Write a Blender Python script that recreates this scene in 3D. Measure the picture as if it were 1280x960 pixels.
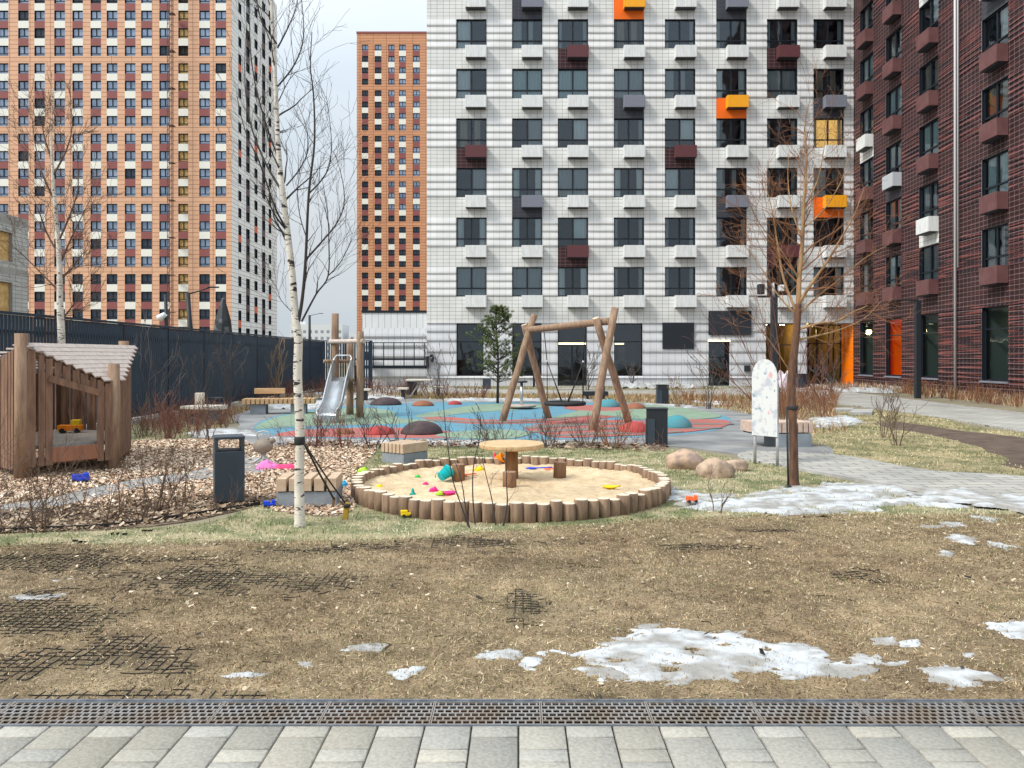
import bpy, bmesh, math, random
import numpy as np
from mathutils import Vector, Matrix
for o in list(bpy.data.objects): bpy.data.objects.remove(o)
S = bpy.context.scene
R = math.radians
# ---------------------------------------------------------------- camera
F = 985.0; PX = 648.0; PY = 448.0; H = 1.6
cam = bpy.data.cameras.new("camera"); co = bpy.data.objects.new("camera", cam); S.collection.objects.link(co)
co.location = (0, 0, H); co.rotation_euler = (R(90), 0, 0)
cam.sensor_width = 36; cam.lens = F / 1280 * 36; cam.shift_x = -(PX - 640) / 1280; cam.shift_y = -(480 - PY) / 1280
cam.clip_start = 0.1; cam.clip_end = 3000
S.camera = co
# ---------------------------------------------------------------- sky, sun, exposure
SUN_EL, SUN_AZ = 44, -118          # azimuth measured from +Y towards +X
w = bpy.data.worlds.new("World"); S.world = w; w.use_nodes = True
nt = w.node_tree; nt.nodes.clear()
out = nt.nodes.new("ShaderNodeOutputWorld"); bg = nt.nodes.new("ShaderNodeBackground")
sky = nt.nodes.new("ShaderNodeTexSky"); sky.sky_type = 'NISHITA'; sky.sun_disc = False
sky.sun_elevation = R(SUN_EL); sky.sun_rotation = R(SUN_AZ); sky.dust_density = 2.0
tc = nt.nodes.new("ShaderNodeTexCoord"); mp = nt.nodes.new("ShaderNodeMapping"); mp.inputs['Scale'].default_value = (1.2, 1.2, 4)
ns = nt.nodes.new("ShaderNodeTexNoise"); ns.inputs['Scale'].default_value = 1.6; ns.inputs['Detail'].default_value = 5
cr = nt.nodes.new("ShaderNodeValToRGB"); cr.color_ramp.elements[0].position = .3; cr.color_ramp.elements[1].position = .75
cr.color_ramp.elements[0].color = (5.7, 6.5, 7.2, 1); cr.color_ramp.elements[1].color = (7.3, 7.7, 8.0, 1)
mx = nt.nodes.new("ShaderNodeMixRGB"); mx.inputs[0].default_value = .90
L = nt.links.new
L(tc.outputs['Generated'], mp.inputs[0]); L(mp.outputs[0], ns.inputs['Vector']); L(ns.outputs['Fac'], cr.inputs[0])
# an overcast sky is brighter towards the zenith
sx = nt.nodes.new("ShaderNodeSeparateXYZ"); mrz = nt.nodes.new("ShaderNodeMapRange"); mrz.inputs[1].default_value = .15; mrz.inputs[2].default_value = 1; mrz.inputs[3].default_value = 1; mrz.inputs[4].default_value = 2.7
scl = nt.nodes.new("ShaderNodeVectorMath"); scl.operation = 'SCALE'
L(tc.outputs['Generated'], sx.inputs[0]); L(sx.outputs[2], mrz.inputs[0]); L(mrz.outputs[0], scl.inputs['Scale'])
L(sky.outputs[0], mx.inputs[1]); L(cr.outputs[0], mx.inputs[2]); L(mx.outputs[0], scl.inputs[0]); L(scl.outputs[0], bg.inputs['Color'])
bg.inputs['Strength'].default_value = 0.092
L(bg.outputs[0], out.inputs['Surface'])
sl = bpy.data.lights.new("sun", 'SUN'); so = bpy.data.objects.new("sun", sl); S.collection.objects.link(so)
sl.energy = 2.9; sl.angle = R(14); sl.color = (1, .95, .87)
az = R(SUN_AZ); el = R(SUN_EL)
sd = Vector((math.sin(az) * math.cos(el), math.cos(az) * math.cos(el), math.sin(el)))
so.rotation_euler = sd.to_track_quat('Z', 'Y').to_euler()
S.view_settings.view_transform = 'Standard'; S.view_settings.look = 'None'; S.view_settings.gamma = 1
S.view_settings.use_curve_mapping = False
S.view_settings.exposure = 0.14

# ---------------------------------------------------------------- helpers
def gp(x, y, z=0.0):
    d = (H - z) * F / (y - PY)
    return Vector(((x - PX) / F * d, d, z))
def wp(x, y, d):
    return Vector(((x - PX) / F * d, d, H - (y - PY) / F * d))
def vnoise(x, y, seed=0):
    x = np.asarray(x, float); y = np.asarray(y, float)
    xi = np.floor(x).astype(np.int64); yi = np.floor(y).astype(np.int64); fx = x - xi; fy = y - yi
    fx = fx * fx * (3 - 2 * fx); fy = fy * fy * (3 - 2 * fy)
    def h(a, b):
        n = (a * 374761393 + b * 668265263 + seed * 974711) & 0xffffffff
        n = ((n ^ (n >> 13)) * 1274126177) & 0xffffffff
        return ((n ^ (n >> 16)) & 0xffff) / 65535.0
    return (h(xi, yi) * (1 - fx) + h(xi + 1, yi) * fx) * (1 - fy) + (h(xi, yi + 1) * (1 - fx) + h(xi + 1, yi + 1) * fx) * fy
def fnoise(x, y, seed=0, oct=4):
    t = 0; a = .5; s = 1
    for k in range(oct):
        t = t + a * vnoise(x * s, y * s, seed + k); a *= .5; s *= 2.03
    return t / (1 - .5 ** oct)

def nodes(name):
    m = bpy.data.materials.new(name); m.use_nodes = True
    n = m.node_tree; b = n.nodes['Principled BSDF']
    return m, n, b
def mat(name, c, rough=.7, metal=0, c2=None, scale=8, stretch=(1, 1, 1), bump=0, bscale=40, spec=.3, detail=4, pos=(.35, .65), emit=None):
    m, n, b = nodes(name)
    b.inputs['Roughness'].default_value = rough; b.inputs['Metallic'].default_value = metal
    b.inputs['Specular IOR Level'].default_value = spec
    b.inputs['Base Color'].default_value = (*c, 1)
    if emit: b.inputs['Emission Color'].default_value = (*emit[:3], 1); b.inputs['Emission Strength'].default_value = emit[3]
    t = n.nodes.new("ShaderNodeTexCoord"); mpn = n.nodes.new("ShaderNodeMapping"); mpn.inputs['Scale'].default_value = stretch
    n.links.new(t.outputs['Object'], mpn.inputs[0])
    if c2:
        no = n.nodes.new("ShaderNodeTexNoise"); no.inputs['Scale'].default_value = scale; no.inputs['Detail'].default_value = detail
        n.links.new(mpn.outputs[0], no.inputs['Vector'])
        r = n.nodes.new("ShaderNodeValToRGB"); r.color_ramp.elements[0].position = pos[0]; r.color_ramp.elements[1].position = pos[1]
        r.color_ramp.elements[0].color = (*c, 1); r.color_ramp.elements[1].color = (*c2, 1)
        n.links.new(no.outputs['Fac'], r.inputs[0]); n.links.new(r.outputs[0], b.inputs['Base Color'])
    if bump:
        no = n.nodes.new("ShaderNodeTexNoise"); no.inputs['Scale'].default_value = bscale; no.inputs['Detail'].default_value = 5
        n.links.new(mpn.outputs[0], no.inputs['Vector'])
        bu = n.nodes.new("ShaderNodeBump"); bu.inputs['Strength'].default_value = bump; bu.inputs['Distance'].default_value = .02
        n.links.new(no.outputs['Fac'], bu.inputs['Height']); n.links.new(bu.outputs[0], b.inputs['Normal'])
    return m
def matattr(name, rough=.9, bump=0, bscale=60, spec=.3, var=.0):
    m, n, b = nodes(name)
    a = n.nodes.new("ShaderNodeAttribute"); a.attribute_name = 'Col'
    b.inputs['Roughness'].default_value = rough; b.inputs['Specular IOR Level'].default_value = spec
    src = a.outputs['Color']
    if var:
        t = n.nodes.new("ShaderNodeTexCoord"); no = n.nodes.new("ShaderNodeTexNoise"); no.inputs['Scale'].default_value = bscale; no.inputs['Detail'].default_value = 6
        n.links.new(t.outputs['Object'], no.inputs['Vector'])
        mr = n.nodes.new("ShaderNodeMapRange"); mr.inputs[1].default_value = .3; mr.inputs[2].default_value = .7; mr.inputs[3].default_value = 1 - var; mr.inputs[4].default_value = 1 + var
        n.links.new(no.outputs['Fac'], mr.inputs[0])
        mm = n.nodes.new("ShaderNodeVectorMath"); mm.operation = 'SCALE'; n.links.new(src, mm.inputs[0]); n.links.new(mr.outputs[0], mm.inputs['Scale'])
        src = mm.outputs[0]
        if bump:
            bu = n.nodes.new("ShaderNodeBump"); bu.inputs['Strength'].default_value = bump; bu.inputs['Distance'].default_value = .01
            n.links.new(no.outputs['Fac'], bu.inputs['Height']); n.links.new(bu.outputs[0], b.inputs['Normal'])
    n.links.new(src, b.inputs['Base Color'])
    return m
def mattile(name, c1, c2, mortar, bw, rh, ms, offset=0.0, rough=.5, stripes=None, dirt=.12, useuv=True, freq=2, bump=.3):
    m, n, b = nodes(name)
    t = n.nodes.new("ShaderNodeTexCoord"); src = t.outputs['UV' if useuv else 'Object']
    br = n.nodes.new("ShaderNodeTexBrick"); br.offset = offset; br.offset_frequency = freq
    br.inputs['Color1'].default_value = (*c1, 1); br.inputs['Color2'].default_value = (*c2, 1); br.inputs['Mortar'].default_value = (*mortar, 1)
    br.inputs['Scale'].default_value = 1; br.inputs['Mortar Size'].default_value = ms; br.inputs['Mortar Smooth'].default_value = .1
    br.inputs['Brick Width'].default_value = bw; br.inputs['Row Height'].default_value = rh; br.inputs['Bias'].default_value = 0
    n.links.new(src, br.inputs['Vector'])
    col = br.outputs['Color']
    if stripes:
        mpn = n.nodes.new("ShaderNodeMapping"); mpn.inputs['Scale'].default_value = (stripes[1], stripes[2], 1)
        n.links.new(src, mpn.inputs[0])
        no = n.nodes.new("ShaderNodeTexNoise"); no.inputs['Scale'].default_value = 1; no.inputs['Detail'].default_value = 1
        n.links.new(mpn.outputs[0], no.inputs['Vector'])
        r = n.nodes.new("ShaderNodeValToRGB"); r.color_ramp.elements[0].position = stripes[3]; r.color_ramp.elements[1].position = stripes[3] + .06
        n.links.new(no.outputs['Fac'], r.inputs[0])
        mxx = n.nodes.new("ShaderNodeMixRGB"); n.links.new(r.outputs[0], mxx.inputs[0]); n.links.new(col, mxx.inputs[1])
        br2 = n.nodes.new("ShaderNodeTexBrick"); br2.offset = offset; br2.offset_frequency = freq
        for k in ('Color1', 'Color2'): br2.inputs[k].default_value = (*stripes[0], 1)
        br2.inputs['Mortar'].default_value = (*mortar, 1); br2.inputs['Scale'].default_value = 1; br2.inputs['Mortar Size'].default_value = ms
        br2.inputs['Brick Width'].default_value = bw; br2.inputs['Row Height'].default_value = rh
        n.links.new(src, br2.inputs['Vector']); n.links.new(br2.outputs['Color'], mxx.inputs[2])
        col = mxx.outputs[0]
    no = n.nodes.new("ShaderNodeTexNoise"); no.inputs['Scale'].default_value = .9; no.inputs['Detail'].default_value = 6
    n.links.new(src, no.inputs['Vector'])
    mr = n.nodes.new("ShaderNodeMapRange"); mr.inputs[1].default_value = .3; mr.inputs[2].default_value = .7; mr.inputs[3].default_value = 1 - dirt; mr.inputs[4].default_value = 1
    n.links.new(no.outputs['Fac'], mr.inputs[0])
    mm = n.nodes.new("ShaderNodeVectorMath"); mm.operation = 'SCALE'; n.links.new(col, mm.inputs[0]); n.links.new(mr.outputs[0], mm.inputs['Scale'])
    n.links.new(mm.outputs[0], b.inputs['Base Color']); b.inputs['Roughness'].default_value = rough; b.inputs['Specular IOR Level'].default_value = .22
    return m

class MB:
    def __init__(s): s.v = []; s.f = []; s.m = []; s.uv = {}; s.sm = []
    def quad(s, a, b, c, d, m=0, uvs=None):
        i = len(s.v); s.v += [tuple(a), tuple(b), tuple(c), tuple(d)]; s.f.append((i, i+1, i+2, i+3)); s.m.append(m); s.sm.append(False)
        if uvs:
            for k in range(4): s.uv[i+k] = uvs[k]
    def box(s, c, d, rz=0, m=0, M=None):
        x, y, z = (q / 2 for q in d); i = len(s.v)
        cs, sn = math.cos(rz), math.sin(rz)
        for sx, sy, sz in ((-1,-1,-1),(1,-1,-1),(1,1,-1),(-1,1,-1),(-1,-1,1),(1,-1,1),(1,1,1),(-1,1,1)):
            p = Vector((sx*x, sy*y, sz*z))
            if M: p = M @ p; p = p + Vector(c)
            else: p = Vector((c[0] + p.x*cs - p.y*sn, c[1] + p.x*sn + p.y*cs, c[2] + p.z))
            s.v.append(tuple(p))
        for q in ((0,3,2,1),(4,5,6,7),(0,1,5,4),(1,2,6,5),(2,3,7,6),(3,0,4,7)):
            s.f.append(tuple(i+k for k in q)); s.m.append(m); s.sm.append(False)
    def beam(s, a, b, wd, th, up=(0, 0, 1), m=0):
        a = Vector(a); b = Vector(b); d = (b - a); Ln = d.length; d.normalize()
        u = Vector(up); sx = d.cross(u)
        if sx.length < 1e-4: sx = d.cross(Vector((0, 1, 0)))
        sx.normalize(); uz = sx.cross(d)
        Mx = Matrix((sx, d, uz)).transposed()
        s.box((a + b) / 2, (wd, Ln, th), m=m, M=Mx)
    def tube(s, pts, rad, n=8, m=0, cap=True, mcap=None, smooth=True):
        pts = [Vector(p) for p in pts]
        if not hasattr(rad, '__len__'): rad = [rad] * len(pts)
        i0 = len(s.v); prev = None
        for k, p in enumerate(pts):
            d = (pts[min(k+1, len(pts)-1)] - pts[max(k-1, 0)])
            if d.length < 1e-9: d = Vector((0, 0, 1))
            d.normalize()
            if prev is None:
                a = Vector((0, 0, 1)) if abs(d.z) < .9 else Vector((1, 0, 0))
                u = d.cross(a).normalized()
            else:
                u = prev - d * prev.dot(d)
                if u.length < 1e-6: u = d.orthogonal()
                u.normalize()
            prev = u; v2 = d.cross(u)
            for j in range(n):
                t = 2 * math.pi * j / n
                s.v.append(tuple(p + (u * math.cos(t) + v2 * math.sin(t)) * rad[k]))
        for k in range(len(pts) - 1):
            for j in range(n):
                a = i0 + k*n + j; b = i0 + k*n + (j+1) % n
                s.f.append((a, b, b+n, a+n)); s.m.append(m); s.sm.append(smooth)
        if cap:
            mc = m if mcap is None else mcap
            s.f.append(tuple(i0 + j for j in reversed(range(n)))); s.m.append(mc); s.sm.append(False)
            e = i0 + (len(pts)-1)*n
            s.f.append(tuple(e + j for j in range(n))); s.m.append(mc); s.sm.append(False)
    def lathe(s, c, prof, n=24, m=0, smooth=True, sx=1, sy=1):
        i0 = len(s.v)
        for r, z in prof:
            for j in range(n):
                t = 2*math.pi*j/n; s.v.append((c[0] + r*sx*math.cos(t), c[1] + r*sy*math.sin(t), c[2] + z))
        for k in range(len(prof)-1):
            for j in range(n):
                a = i0+k*n+j; b = i0+k*n+(j+1) % n; s.f.append((a, b, b+n, a+n)); s.m.append(m); s.sm.append(smooth)
        s.f.append(tuple(i0+j for j in reversed(range(n)))); s.m.append(m); s.sm.append(False)
        e = i0+(len(prof)-1)*n; s.f.append(tuple(e+j for j in range(n))); s.m.append(m); s.sm.append(False)
    def prism(s, poly, z0, z1, m=0):
        i = len(s.v); n = len(poly)
        s.v += [(p[0], p[1], z0) for p in poly] + [(p[0], p[1], z1) for p in poly]
        s.f.append(tuple(i+k for k in reversed(range(n)))); s.m.append(m); s.sm.append(False)
        s.f.append(tuple(i+n+k for k in range(n))); s.m.append(m); s.sm.append(False)
        for k in range(n):
            s.f.append((i+k, i+(k+1) % n, i+n+(k+1) % n, i+n+k)); s.m.append(m); s.sm.append(False)
    def build(s, name, mats, parent=None, bevel=0, world=False):
        me = bpy.data.meshes.new(name)
        v = s.v
        if world and parent is not None:
            Mi = WM[parent.name].inverted(); v = [tuple(Mi @ Vector(p)) for p in v]
        me.from_pydata(v, [], s.f)
        if not isinstance(mats, (list, tuple)): mats = [mats]
        for q in mats: me.materials.append(q)
        if len(mats) > 1: me.polygons.foreach_set('material_index', s.m)
        me.polygons.foreach_set('use_smooth', s.sm)
        if s.uv:
            ul = me.uv_layers.new(name='UVMap'); li = np.zeros(len(me.loops), dtype=np.int32); me.loops.foreach_get('vertex_index', li)
            a = np.zeros((len(s.v), 2), dtype=np.float32)
            for k, q in s.uv.items(): a[k] = q
            ul.data.foreach_set('uv', a[li].ravel())
        me.update()
        o = bpy.data.objects.new(name, me); S.collection.objects.link(o)
        if parent is not None: o.parent = parent; WM[o.name] = WM[parent.name].copy()
        else: WM[o.name] = Matrix.Identity(4)
        if bevel:
            bm_ = o.modifiers.new('bevel', 'BEVEL'); bm_.width = bevel; bm_.segments = 2; bm_.limit_method = 'ANGLE'; bm_.angle_limit = R(50)
        return o
WM = {}
def tag(o, label=None, cat=None, group=None, kind=None):
    if label: o['label'] = label
    if cat: o['category'] = cat
    if group: o['group'] = group
    if kind: o['kind'] = kind
    return o
def thing(name, label, cat, loc=(0, 0, 0), rz=0, group=None):
    o = bpy.data.objects.new(name, None); S.collection.objects.link(o); o.empty_display_size = .2
    o.location = loc; o.rotation_euler = (0, 0, rz)
    WM[o.name] = Matrix.Translation(Vector(loc)) @ Matrix.Rotation(rz, 4, 'Z')
    return tag(o, label, cat, group)
def link(name, me, parent=None, loc=(0, 0, 0), rz=0):
    o = bpy.data.objects.new(name, me); S.collection.objects.link(o); o.location = loc; o.rotation_euler = (0, 0, rz)
    if parent is not None: o.parent = parent
    return o
def npmesh(name, V, Fc, material, col=None, parent=None):
    """V (n,3), Fc (m,k) index array, col (m,3) one colour per face"""
    me = bpy.data.meshes.new(name); n = len(V); m, k = Fc.shape
    me.vertices.add(n); me.vertices.foreach_set('co', V.astype(np.float32).ravel())
    me.loops.add(m*k); me.loops.foreach_set('vertex_index', Fc.astype(np.int32).ravel())
    me.polygons.add(m); me.polygons.foreach_set('loop_start', np.arange(0, m*k, k, dtype=np.int32)); me.polygons.foreach_set('loop_total', np.full(m, k, dtype=np.int32))
    me.materials.append(material)
    me.update(calc_edges=True)
    if col is not None:
        a = me.color_attributes.new('Col', 'FLOAT_COLOR', 'CORNER')
        c = np.ones((m, k, 4), dtype=np.float32); c[:, :, :3] = col[:, None, :]
        a.data.foreach_set('color', c.ravel())
    o = bpy.data.objects.new(name, me); S.collection.objects.link(o)
    if parent is not None: o.parent = parent
    return o
def smoothpoly(pts, n=6, ragged=0, seed=1, closed=True):
    P = [Vector((p[0], p[1])) for p in pts]; out = []; N = len(P)
    rng = range(N) if closed else range(N-1)
    for i in rng:
        if closed: p0, p1, p2, p3 = P[i-1], P[i], P[(i+1) % N], P[(i+2) % N]
        else: p0, p1, p2, p3 = P[max(i-1, 0)], P[i], P[i+1], P[min(i+2, N-1)]
        k = max(n, int((p2-p1).length / .25)) if ragged else n
        k = min(k, 60)
        for j in range(k):
            t = j / k
            q = .5*((2*p1) + (-p0+p2)*t + (2*p0-5*p1+4*p2-p3)*t*t + (-p0+3*p1-3*p2+p3)*t*t*t)
            out.append(q)
    if not closed: out.append(P[-1])
    if ragged:
        res = []
        for q in out:
            a = fnoise(q.x*2.1, q.y*2.1, seed) - .5; b = fnoise(q.x*2.1, q.y*2.1, seed+50) - .5
            s_ = ragged * (1 + .05 * q.y)
            res.append(Vector((q.x + float(a)*s_*2, q.y + float(b)*s_*2)))
        out = res
    return out
def pxpoly(px): return [gp(x, y).to_2d() for x, y in px]
def sheet(name, poly, z, m, smooth=True, ragged=0, seed=1, kind='structure', n=6):
    P = smoothpoly(poly, n, ragged, seed) if smooth else [Vector(p[:2]) for p in poly]
    b = MB(); i = 0
    b.v = [(p.x, p.y, z) for p in P]; b.f = [tuple(range(len(P)))]; b.m = [0]; b.sm = [False]
    A_ = sum(P[k].x*P[(k+1) % len(P)].y-P[(k+1) % len(P)].x*P[k].y for k in range(len(P)))
    if A_ < 0: P = P[::-1]; b.v = [(p.x, p.y, z) for p in P]
    n_ = len(P); b.v += [(p.x, p.y, -.004) for p in P]
    for k in range(n_): b.f.append((k, n_+k, n_+(k+1) % n_, (k+1) % n_)); b.m.append(0); b.sm.append(False)
    o = b.build(name, m)
    o['kind'] = kind
    return o
def inpoly(x, y, poly):
    r = np.zeros(len(x), bool); n = len(poly)
    for i in range(n):
        x1, y1 = poly[i][0], poly[i][1]; x2, y2 = poly[(i+1) % n][0], poly[(i+1) % n][1]
        c = ((y1 > y) != (y2 > y)) & (x < (x2-x1)*(y-y1)/((y2-y1) + 1e-12) + x1)
        r ^= c
    return r
def scatter_pts(poly, dens, rs, avoid=()):
    P = np.array([[p[0], p[1]] for p in poly]); lo = P.min(0); hi = P.max(0)
    n = int(dens*(hi[0]-lo[0])*(hi[1]-lo[1])); x = rs.uniform(lo[0], hi[0], n); y = rs.uniform(lo[1], hi[1], n)
    k = inpoly(x, y, P)
    for a in avoid: k &= ~inpoly(x, y, a)
    # keep what the lens could plausibly see, with a margin to either side
    k &= (x > -.72*y-1.6) & (x < .70*y+1.6)
    return x[k], y[k]
def blades(name, poly, dens, h, wd, cols, seed, z=.0, lean=.6, avoid=(), zf=None, keep=None, label=None, clump=0):
    rs = np.random.RandomState(seed); x, y = scatter_pts(poly, dens, rs, avoid)
    if keep is not None: k = keep(x, y, rs); x = x[k]; y = y[k]
    n = len(x)
    if clump:
        k = fnoise(x*clump, y*clump, seed) + rs.uniform(-.25, .25, n) > .45; x = x[k]; y = y[k]; n = len(x)
    z0 = (zf(x, y) if zf else np.zeros(n)) + z
    a = rs.uniform(0, 2*np.pi, n); hh = h*rs.uniform(.4, 1.3, n); ln = hh*rs.uniform(0, lean, n)*1.6
    b = rs.uniform(0, 2*np.pi, n); w2 = wd*rs.uniform(.5, 1.4, n)*(1 + .035*y)/2
    V = np.zeros((n, 3, 3))
    V[:, 0] = np.stack([x - np.cos(a)*w2, y - np.sin(a)*w2, z0-.002], 1); V[:, 1] = np.stack([x + np.cos(a)*w2, y + np.sin(a)*w2, z0-.002], 1)
    V[:, 2] = np.stack([x + np.cos(b)*ln, y + np.sin(b)*ln, z0 + np.maximum(hh - ln*.6, .006)], 1)
    C = np.array(cols); nz = fnoise(x*1.3, y*1.3, seed+9); idx = np.clip(((nz-.5)*1.6 + .5 + rs.uniform(-.35, .35, n))*len(cols), 0, len(cols)-1).astype(int)
    col = C[idx]*rs.uniform(.7, 1.3, n)[:, None]
    o = npmesh(name, V.reshape(-1, 3), np.arange(n*3).reshape(-1, 3), MAT_BLADE, col)
    o['kind'] = 'stuff'; o['label'] = label or 'short grass'; o['category'] = 'grass'
    return o
def chips(name, poly, dens, size, cols, seed, z=.01, avoid=(), label='', cat='wood chips', keep=None):
    rs = np.random.RandomState(seed); x, y = scatter_pts(poly, dens, rs, avoid)
    if keep is not None: k = keep(x, y, rs); x = x[k]; y = y[k]
    n = len(x)
    a = rs.uniform(0, 2*np.pi, n); l = size*rs.uniform(.5, 1.5, n)*(1+.02*y); w2 = l*rs.uniform(.3, .7, n)
    t1 = rs.uniform(-.5, .5, n); t2 = rs.uniform(-.6, .6, n)
    u = np.stack([np.cos(a)*l, np.sin(a)*l, l*t1], 1)/2; v = np.stack([-np.sin(a)*w2, np.cos(a)*w2, w2*t2], 1)/2
    c = np.stack([x, y, z + rs.uniform(0, .012, n) + np.abs(u[:, 2]) + np.abs(v[:, 2])], 1)
    V = np.stack([c-u-v, c+u-v*.6, c+u*.8+v, c-u*.9+v], 1)
    C = np.array(cols); col = C[rs.randint(0, len(cols), n)]*rs.uniform(.65, 1.3, n)[:, None]
    o = npmesh(name, V.reshape(-1, 3), np.arange(n*4).reshape(-1, 4), MAT_BLADE, col)
    return tag(o, label, cat, kind='stuff')
MAT_BLADE = matattr('blade', .85, spec=.2)
def px2(poly): return [tuple(p) for p in pxpoly(poly)]
# ================================================================ BUILDINGS
MW_FLAT = mattile('white tiles', (.80, .80, .78), (.75, .75, .73), (.22, .22, .21), .36, .215, .009, dirt=.12)
MW_RIB = mattile('white ribbed tiles', (.80, .80, .79), (.75, .75, .75), (.42, .42, .42), .36, 50, .009, dirt=.14)
MW_BASE = mattile('white ground floor panels', (.68, .69, .71), (.63, .64, .67), (.30, .30, .31), .36, 50, .009, dirt=.16)
MR_FLAT = mattile('maroon tiles', (.048, .021, .022), (.034, .016, .018), (.30, .21, .21), .30, .20, .0085, dirt=.25, rough=.6, stripes=((.12, .040, .036), .7, 14, .60))
MR_RIB = mattile('maroon striped tiles', (.024, .013, .017), (.018, .011, .015), (.30, .20, .20), .30, .20, .0085, dirt=.25, rough=.6, stripes=((.20, .058, .050), .45, 15, .53))
MO = mattile('orange tiles', (.76, .45, .29), (.70, .41, .26), (.22, .09, .06), 3.3, .71, .035, dirt=.10)
MO2 = mattile('deep orange tiles', (.66, .33, .18), (.61, .29, .16), (.16, .05, .02), 3.3, .71, .04, dirt=.1)
M_CREAM = mat('cream panel', (.78, .77, .70), .6); M_MAR = mat('maroon panel', (.26, .085, .08), .6)
M_SIDEW = mattile('side tiles', (.86, .86, .84), (.82, .82, .80), (.20, .20, .21), 3.0, .71, .035, dirt=.1)
M_FR = mat('window frame dark', (.012, .017, .024), .4)
M_OSB = mat('OSB board', (.62, .42, .18), .8, c2=(.42, .25, .09), scale=3)
M_DARKIN = mat('dark interior', (.045, .05, .055), .9, c2=(.09, .085, .08), scale=.6)
M_JAMB = mat('jamb', (.03, .033, .04), .5)
def glass(name, refl, tint=(.8, .85, .85)):
    m = bpy.data.materials.new(name); m.use_nodes = True; n = m.node_tree; n.nodes.clear()
    o = n.nodes.new("ShaderNodeOutputMaterial"); mxs = n.nodes.new("ShaderNodeMixShader"); tr = n.nodes.new("ShaderNodeBsdfTransparent"); gl = n.nodes.new("ShaderNodeBsdfGlossy")
    fr = n.nodes.new("ShaderNodeLayerWeight"); fr.inputs[0].default_value = refl
    tr.inputs[0].default_value = (*tint, 1); gl.inputs['Roughness'].default_value = .03; gl.inputs[0].default_value = (.8, .9, 1, 1)
    t = n.nodes.new("ShaderNodeTexCoord"); no = n.nodes.new("ShaderNodeTexNoise"); no.inputs['Scale'].default_value = 1.4; no.inputs['Detail'].default_value = 1
    bu = n.nodes.new("ShaderNodeBump"); bu.inputs['Strength'].default_value = .12; bu.inputs['Distance'].default_value = .05
    n.links.new(t.outputs['Object'], no.inputs['Vector']); n.links.new(no.outputs['Fac'], bu.inputs['Height']); n.links.new(bu.outputs[0], gl.inputs['Normal'])
    n.links.new(fr.outputs['Fresnel'], mxs.inputs[0]); n.links.new(tr.outputs[0], mxs.inputs[1]); n.links.new(gl.outputs[0], mxs.inputs[2]); n.links.new(mxs.outputs[0], o.inputs['Surface'])
    return m
M_GLASS = glass('window glass', .47, (.86, .92, .93))
M_GLASS_CLEAR = glass('shopfront glass', .2, (.8, .86, .86))
M_FARGLASS = mat('far glass pale', (.38, .46, .58), .12, metal=.5, c2=(.20, .26, .36), scale=.35)
M_FARGLASS2 = mat('far glass dark', (.045, .06, .085), .15, metal=.1)
CURT = [mat('curtain white', (.80, .84, .84), .9), mat('curtain grey', (.48, .52, .53), .9), mat('curtain beige', (.42, .36, .29), .9), mat('blind green', (.55, .68, .68), .9)]

class Wall:
    """a wall plane: u runs along it, z up, w outwards"""
    def __init__(s, O, U, N): s.O = Vector(O); s.U = Vector(U).normalized(); s.N = Vector(N).normalized()
    def P(s, u, z, w_=0): return s.O + s.U*u + s.N*w_ + Vector((0, 0, z))
def wall_mesh(wl, us, zs, cell, mats, ribs, flip=False):
    """cell(u,z)-> material index or None; ribs: {mat index:(pitch, depth)}"""
    b = MB()
    def q(u0, z0, w0, u1, z1, w1, m):
        pts = [wl.P(u0, z0, w0), wl.P(u1, z0, w0), wl.P(u1, z1, w1), wl.P(u0, z1, w1)]; uv = [(u0, z0), (u1, z0), (u1, z1), (u0, z1)]
        b.quad(*pts, m=m, uvs=uv)
    for i in range(len(zs)-1):
        z0, z1 = zs[i], zs[i+1]; j = 0
        cs = [cell((us[k]+us[k+1])/2, (z0+z1)/2) for k in range(len(us)-1)]
        while j < len(cs):
            k = j
            while k+1 < len(cs) and cs[k+1] == cs[j]: k += 1
            c = cs[j]
            if c is not None:
                u0, u1 = us[j], us[k+1]
                if c in ribs:
                    pitch, dep = ribs[c]; n = max(1, round((z1-z0)/pitch)); h = (z1-z0)/n
                    prof = [(0, 0), (.10, .75), (.22, 1.0), (.45, .82), (.75, .35), (1, 0)]
                    for a in range(n):
                        for (t0, w0), (t1, w1) in zip(prof[:-1], prof[1:]):
                            q(u0, z0+h*(a+t0), w0*dep, u1, z0+h*(a+t1), w1*dep, c)
                        for uu, rv in ((u0, 1), (u1, 0)):
                            i_ = len(b.v); pf_ = [wl.P(uu, z0+h*(a+t), w_*dep) for t, w_ in prof]; b.v += [tuple(p) for p in pf_]; f_ = tuple(range(i_, i_+len(pf_)))
                            b.f.append(f_ if not rv else tuple(reversed(f_))); b.m.append(c); b.sm.append(False)
                else: q(u0, z0, 0, u1, z1, 0, c)
            j = k+1
    return b
def reveal(b, wl, u0, u1, z0, z1, d, m=0, out_=0.0):
    P = wl.P
    b.quad(P(u0, z0, out_), P(u0, z0, -d), P(u0, z1, -d), P(u0, z1, out_), m)
    b.quad(P(u1, z0, -d), P(u1, z0, out_), P(u1, z1, out_), P(u1, z1, -d), m)
    b.quad(P(u0, z1, -d), P(u1, z1, -d), P(u1, z1, out_), P(u0, z1, out_), m)
    b.quad(P(u0, z0, out_), P(u1, z0, out_), P(u1, z0, -d), P(u0, z0, -d), m)
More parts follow.
